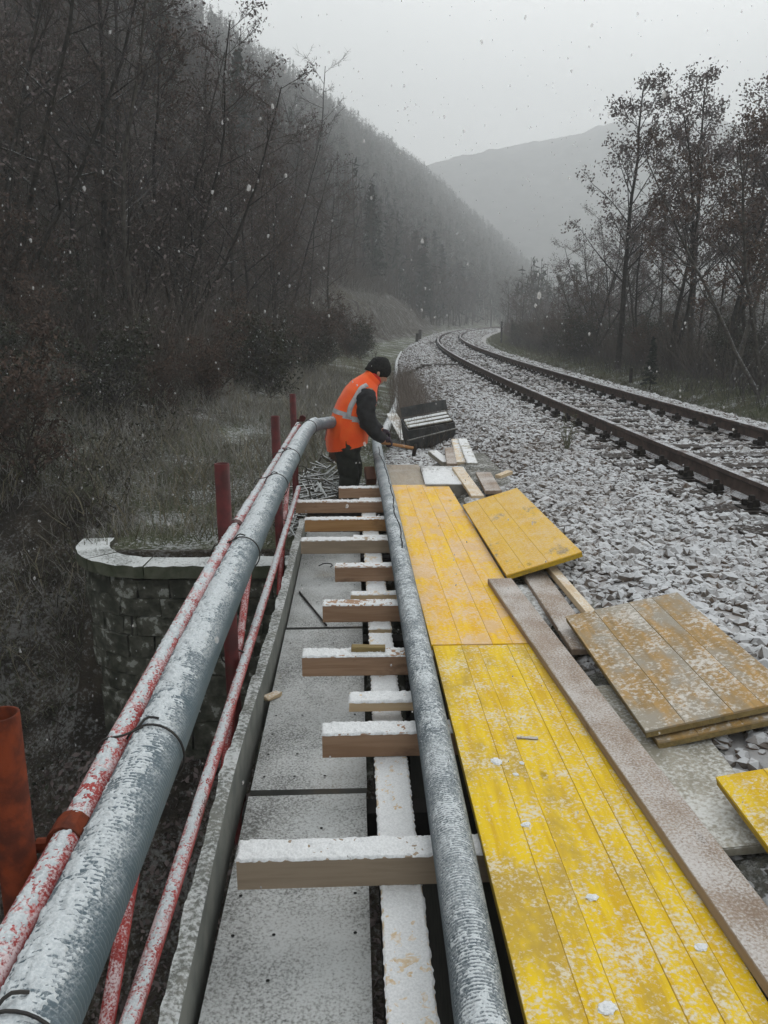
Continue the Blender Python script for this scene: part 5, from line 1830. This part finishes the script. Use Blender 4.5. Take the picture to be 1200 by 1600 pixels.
stake('marker_post', 674, 592, .1, .22, .42, M['bark_pale'], 'brown stub post at the edge of the ballast beyond the toolbox')
stake('marker_post', 651, 547, .0, .16, 1.0, M['bark'], 'dark thin post beside the bend, standing nearer of the pair', lean=.05)
stake('marker_post', 656, 537, .1, .2, 1.0, M['iron_dark'], 'small dark post farther of the pair beside the bend')
stake('fence_post', 783, 536, .2, .12, 1.5, M['bark'], 'thin fence post right of the far track, first of two', group='fence posts right of the far track')
stake('fence_post', 799, 534, .2, .12, 1.6, M['bark'], 'thin fence post right of the far track, slightly taller one', group='fence posts right of the far track')
stake('short_post', 985, 598, .2, .07, .38, M['bark'], 'small dark post in the grass verge below the trees')
pp_ = at(767, 512, .2)
tp = thing('telegraph_pole', (pp_.x * .8, pp_.y * .8, float(ground_z(pp_.x * .8, pp_.y * .8))), 'thin pale telegraph pole beside the far bend', 'pole')
wpart('shaft', *tube([tuple(tp.location), tuple(tp.location + Vector((0, 0, 5.2)))], [.13, .09], 8), M['bark_pale'], tp, True)
mb = MB(); mb.box(tuple(tp.location + Vector((0, 0, 4.9))), (.7, .09, .09)); wpart('cross_arm', *mb.arrays(), M['bark_pale'], tp)
l0, l1 = at(446, 577, .05), at(500, 571, .05)
lg = link('snowy_log', mesh_np('snowy_log', *tube(resample([l0, (l0 + l1) / 2 + Vector((0, 0, .03)), l1], .1) - np.array(l0), .09, 9), M['bark_pale'], True))
lg.location = l0
tag(lg, 'fallen log with snow on top lying in the dry grass', 'log')
plank2('snowy_board', at(455, 597, .0), at(520, 590, .0), .35, .03, M['concrete'], 'snow covered flat board in the grass behind the worker', 'board')
# small weed in the ballast
wv = []
c0 = at(885, 705, .46)
for k in range(26):
    h_ = rng.uniform(.1, .42)
    d = rng.normal(size=3) * .22; d[2] = 1
    wv.append((*(np.array(c0) + [rng.uniform(-.02, .02), rng.uniform(-.02, .02), 0]), *(np.array(c0) + d * h_), .004, .0015))
    e = np.array(c0) + d * h_
    wv.append((*e, *(e + rng.normal(size=3) * .05), .003, .001))
v, f = frusta(np.array(wv), 3)
tag(link('ballast_weed', mesh_np('ballast_weed', v, f, M['grass_green'])), 'thin green weed growing out of the ballast near the rail', 'plant')

# ------------------------------------------------------------------ falling snow
n = 7500
y = 1.0 + 26 * rng.random(n) ** .8
x = y * rng.uniform(-.62, .66, n)
z = CAMZ + y * rng.uniform(-.8, .5, n)
k = (z > -.3) & ((z < CAMZ + .26 * y) | (rng.random(n) < .45))
x, y, z = x[k], y[k], z[k]
iv, jf = ico()
sz = rng.uniform(.0016, .0042, len(x)) * np.interp(y, [1, 3, 12, 27], [.7, 1.35, 2.6, 4.2])
big_ = rng.random(len(x)) < .03
sz = np.where(big_, sz * 1.9, sz)
V = iv[None] * (1 + rng.uniform(-.35, .35, (len(x), 12, 1)))
V = V * np.array([.8, .8, 1.25])
V = V * sz[:, None, None] + np.stack([x, y, z], -1)[:, None]
F = jf[None] + (np.arange(len(x)) * 12)[:, None, None]
tag(link('falling_snow', mesh_np('falling_snow', V.reshape(-1, 3), F.reshape(-1, 3), M['flake'], True)), 'loose snowflakes drifting down in front of the dark slope', kind='stuff')

# ------------------------------------------------------------------ haze
hzm = bpy.data.materials.new('haze'); hzm.use_nodes = True
nt = hzm.node_tree
for n_ in list(nt.nodes): nt.nodes.remove(n_)
ou = nt.nodes.new('ShaderNodeOutputMaterial'); pv = nt.nodes.new('ShaderNodeVolumePrincipled')
pv.inputs['Color'].default_value = (.97, .985, 1, 1)
pv.inputs['Density'].default_value = 0.0024
pv.inputs['Anisotropy'].default_value = 0.0
nt.links.new(pv.outputs[0], ou.inputs['Volume'])
zmin = float(GZ.min()) - 1.0
mb = MB(); mb.box((0, 0, (zmin + 235) / 2), (1900, 1900, 235 - zmin))
tag(link('haze', mesh_np('haze', *mb.arrays(), hzm)), 'thin snowy haze filling the valley', kind='stuff')
